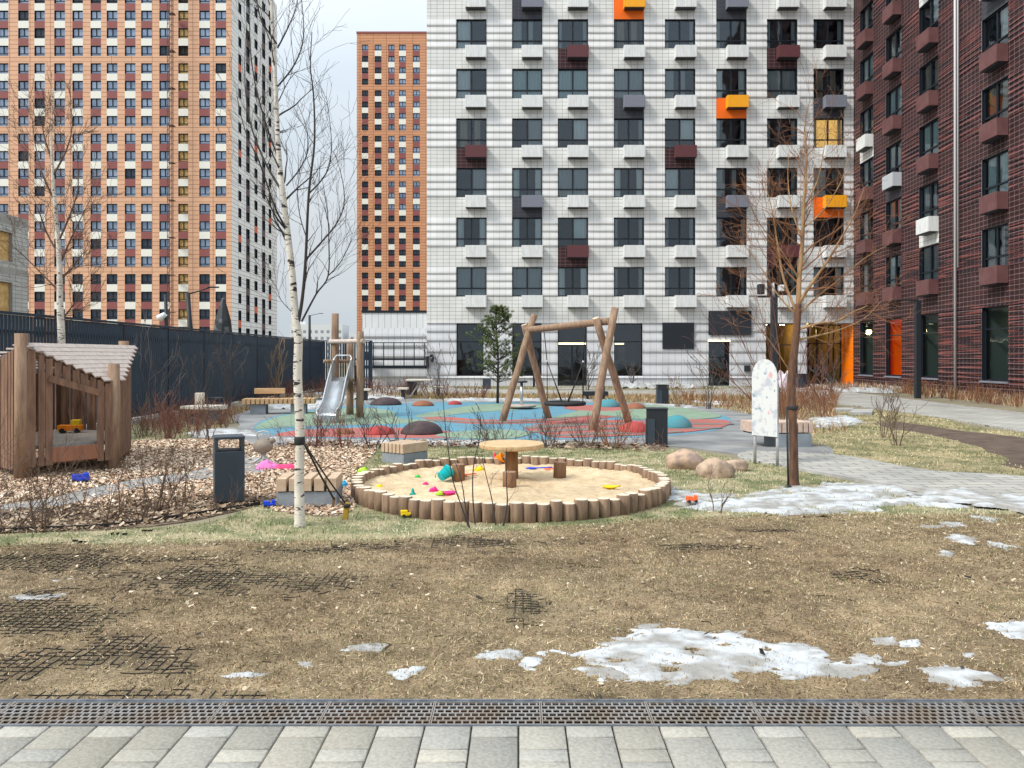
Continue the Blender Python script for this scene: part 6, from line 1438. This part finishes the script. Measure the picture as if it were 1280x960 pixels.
# shrubs -------------------------------------------------------------
def shrub(x, y, h_, spread, n, m, label, seed, depth=2, r_=.006, nch=2, cat='shrub', name='bare_shrub', group='bare shrubs', up=.3, ground=True):
    p = gp(x, y); rr = random.Random(seed); b = MB()
    for k in range(n):
        a = rr.uniform(0, 6.28); q = Vector((math.cos(a), math.sin(a), 0))*rr.uniform(0, .05+spread*.12); dd = Vector((math.cos(a)*spread*rr.uniform(.3, 1), math.sin(a)*spread*rr.uniform(.3, 1), 1))
        L_ = h_*rr.uniform(.5, .8); grow(b, rr, q-Vector((0, 0, .02)), dd, L_, r_*rr.uniform(.7, 1.2)*(1+p.y*.02), depth, nch, up, .13, 5 if p.y < 9 else 4, .55, .5, max(.0016, p.y*.00026))
    o = b.build(name, m); o.location = p; tag(o, label, cat, group); return o
# front ones
def stems(x, y, tips, r0, m, label, seed, d=None):
    p = gp(x, y); d = p.y; rr = random.Random(seed); b = MB()
    for tp in tips:
        P = [gp(tp[0][0], tp[0][1])]; P[0].z = 0; dd = P[0].y; P += [wp(a, c, dd) for a, c in tp[1:]]; P = spline([Vector(q)-p for q in P], 5); ra = rlerp(r0*rr.uniform(.8, 1.2), .0028, len(P)); b.tube(P, ra, 6, cap=False)
        twigs_along(b, rr, P, ra, 5, .16, 1, 2, .3, .35, .6, .6, .0015)
    o = b.build('bare_shrub', m); o.location = p; tag(o, label, 'shrub', 'bare shrubs')
stems(588, 657, [[(586, 660), (578, 636), (566, 600), (560, 560), (556, 525), (553, 490)], [(587, 661), (582, 635), (577, 602), (570, 580)], [(594, 657), (591, 620), (592, 582), (600, 545), (601, 528)], [(620, 657), (615, 625), (607, 592), (602, 568)], [(629, 658), (634, 630), (633, 600), (633, 560)]], .0085, M_TWIGD, 'dark few stemmed shrub in front of the sandbox logs', 3)
FS = [(15, 664, .75, .7, 'far left front shrub behind the grass edge'), (52, 665, .85, .6, 'upright twiggy shrub in front of the playhouse'), (88, 650, .5, .8, 'low spreading twiggy shrub below the blue toy truck'), (130, 657, .85, .75, 'wide twiggy shrub centred in the left bed'), (172, 655, .4, .7, 'very low twiggy shrub between two larger ones in the left bed'), (193, 640, .80, .45, 'tall twiggy shrub left of the slate bin'), (222, 638, .62, .35, 'slim twiggy shrub close to the slate bin'), (-40, 655, .9, .6, 'twiggy shrub cut by the left picture edge')]
for k, (x, y, h_, sp_, lb) in enumerate(FS): shrub(x, y, h_, sp_, 7, M_TWIGB, lb, 100+k, 2, .0065, 3)
# fine low brush in the front bed
def brush(name, poly, dens, h_, m, seed, label, spread=.6, n=4, r_=.0025):
    rs_ = np.random.RandomState(seed); x, y = scatter_pts(poly, dens, rs_); rr = random.Random(seed); b = MB()
    for a, c in zip(x, y):
        for k in range(n):
            t_ = rr.uniform(0, 6.28); grow(b, rr, (a, c, 0), (math.cos(t_)*spread*rr.random(), math.sin(t_)*spread*rr.random(), 1), h_*rr.uniform(.4, 1), r_, 1, 2, .2, .2, 3, .6, .6, max(.0015, c*.0002))
    o = b.build(name, m); tag(o, label, 'shrubs', kind='stuff')
brush('low_brush', bed_left, 14, .28, M_TWIGB, 51, 'tangle of low reddish twigs in the left bed', .9, 4)
brush('low_brush', px2([(165, 552), (240, 552), (300, 530), (270, 520), (200, 530), (165, 540)]), 9, .5, M_TWIGR, 52, 'dense reddish brush left of the playground', .5, 5, .004)
brush('low_brush', px2([(345, 562), (470, 560), (470, 553), (345, 555)]), 10, .55, M_TWIGR, 53, 'row of thin reddish twigs before the red rubber surface', .5, 4, .003)
brush('low_brush', px2([(560, 560), (835, 562), (835, 556), (560, 554)]), 12, .42, M_TWIGB, 54, 'row of thin brown twigs behind the sandbox', .6, 4, .003)
brush('low_brush', px2([(300, 505), (420, 497), (560, 497), (560, 492), (420, 490), (300, 496)]), 2.2, .6, M_TWIGR, 55, 'reddish brush behind the long bench and slide', .4, 5, .006)
brush('low_brush', px2([(560, 496), (612, 497), (612, 502), (540, 500)]), 3, .5, M_TWIGR, 56, 'reddish brush right of the picnic table', .4, 5, .006)
brush('low_brush', px2([(960, 530), (1040, 520), (1050, 500), (980, 498), (935, 506)]), 4.5, .5, M_TWIGO, 57, 'rust coloured brush behind the right bench', .4, 5, .005)
brush('low_brush', px2([(850, 506), (960, 512), (960, 503), (850, 500)]), 3, .45, M_TWIGO, 58, 'rusty brush at the right end of the playground', .4, 5, .006)
brush('low_brush', px2([(1130, 495), (1280, 512), (1500, 540), (1500, 524), (1280, 504), (1130, 491)]), 2.5, .6, M_TWIGO, 59, 'brown hedge twigs under the maroon windows', .4, 5, .006)
MS = [(548, 499, 1.9, .35, 6, M_TWIGG, 'tall grey stemmed shrub right of the picnic table', 3), (500, 560, .8, .6, 6, M_TWIGG, 'grey twiggy shrub behind the second cube bench', 2), (620, 560, .7, .7, 6, M_TWIGG, 'grey twiggy shrub behind the sandbox table', 2), (765, 560, .55, .8, 14, M_TWIGO, 'bushy rust shrub at the foot of the right swing leg', 3), (735, 560, .6, .7, 7, M_TWIGB, 'brown twiggy shrub left of the black bin', 2), (690, 560, .6, .6, 7, M_TWIGG, 'grey twiggy shrub behind the right log stool', 2),
      (465, 562, .7, .6, 6, M_TWIGD, 'dark twiggy shrub in front of the red mound', 2), (430, 561, .65, .5, 6, M_TWIGR, 'reddish shrub below the slide foot', 2), (395, 560, .6, .5, 6, M_TWIGR, 'reddish shrub just right of the birch trunk', 2), (285, 513, 2.0, .30, 9, M_TWIGG, 'tall grey bare shrub against the fence', 3), (250, 520, 1.7, .35, 7, M_TWIGG, 'grey bare shrub against the fence behind the pale bench', 3), (347, 499, 1.7, .38, 8, M_TWIGT, 'pale vase shaped shrub behind the long bench', 3), (195, 535, 1.9, .3, 6, M_TWIGG, 'sparse grey shrub by the fence gap', 3),
      (180, 548, .8, .5, 9, M_TWIGB, 'brown shrub in the green patch behind the playhouse', 2), (210, 550, .9, .5, 14, M_TWIGR, 'dense reddish shrub before the pale bench', 3), (262, 552, .8, .6, 8, M_TWIGB, 'brown shrub behind the slate bin', 2),
      (885, 512, 1.5, .3, 5, M_TWIGG, 'thin grey shrub left of the notice board', 3), (850, 510, 1.0, .5, 6, M_TWIGT, 'tan shrub right of the far black bin', 2), (1122, 558, .95, .45, 6, M_TWIGB, 'small bare shrub alone on the right lawn', 2), (1105, 548, .9, .5, 5, M_TWIGB, 'second bare shrub on the right lawn, further back', 2), (1028, 524, 1.9, .35, 7, M_TWIGR, 'tall reddish shrub behind the right bench', 3), (1040, 500, 1.6, .4, 6, M_TWIGG, 'grey shrub before the lit entrance', 3),
      (892, 641, .35, .4, 3, M_TWIGB, 'tiny twiggy seedling in the snow strip', 2), (735, 488, 1.9, .3, 6, M_TWIGG, 'grey shrub seen through the swing frame', 3), (790, 484, 1.3, .3, 5, M_TWIGG, 'small shrub in front of the white block', 2)]
for k, (x, y, h_, sp_, n_, m, lb, dp) in enumerate(MS): shrub(x, y, h_, sp_, n_, m, lb, 300+k, dp, .008 if y > 520 else .012, 3 if dp == 2 else 2)
# red twigged shrub leaning out behind the board
p = gp(982, 556); rr = random.Random(88); b = MB()
for k, tip in enumerate([(885, 400), (905, 375), (925, 420), (940, 350), (870, 440), (955, 400), (1000, 420), (1040, 430), (1055, 470), (900, 460), (960, 330), (1020, 390)]):
    q = wp(tip[0], tip[1], p.y+rr.uniform(-.6, .6))-p; P = spline([Vector((0, 0, 0)), q*.45+Vector((.06*rr.uniform(-1, 1), 0, .12)), q], 6); ra = rlerp(.011, .003, len(P)); b.tube(P, ra, 5, cap=False); twigs_along(b, rr, P, ra, 8, .5, 1, 2, .3, .3, .45, .6, .0028)
o = b.build('bare_shrub', M_TWIGR); o.location = p; tag(o, 'large red twigged shrub fanning out behind the notice board', 'shrub', 'bare shrubs')
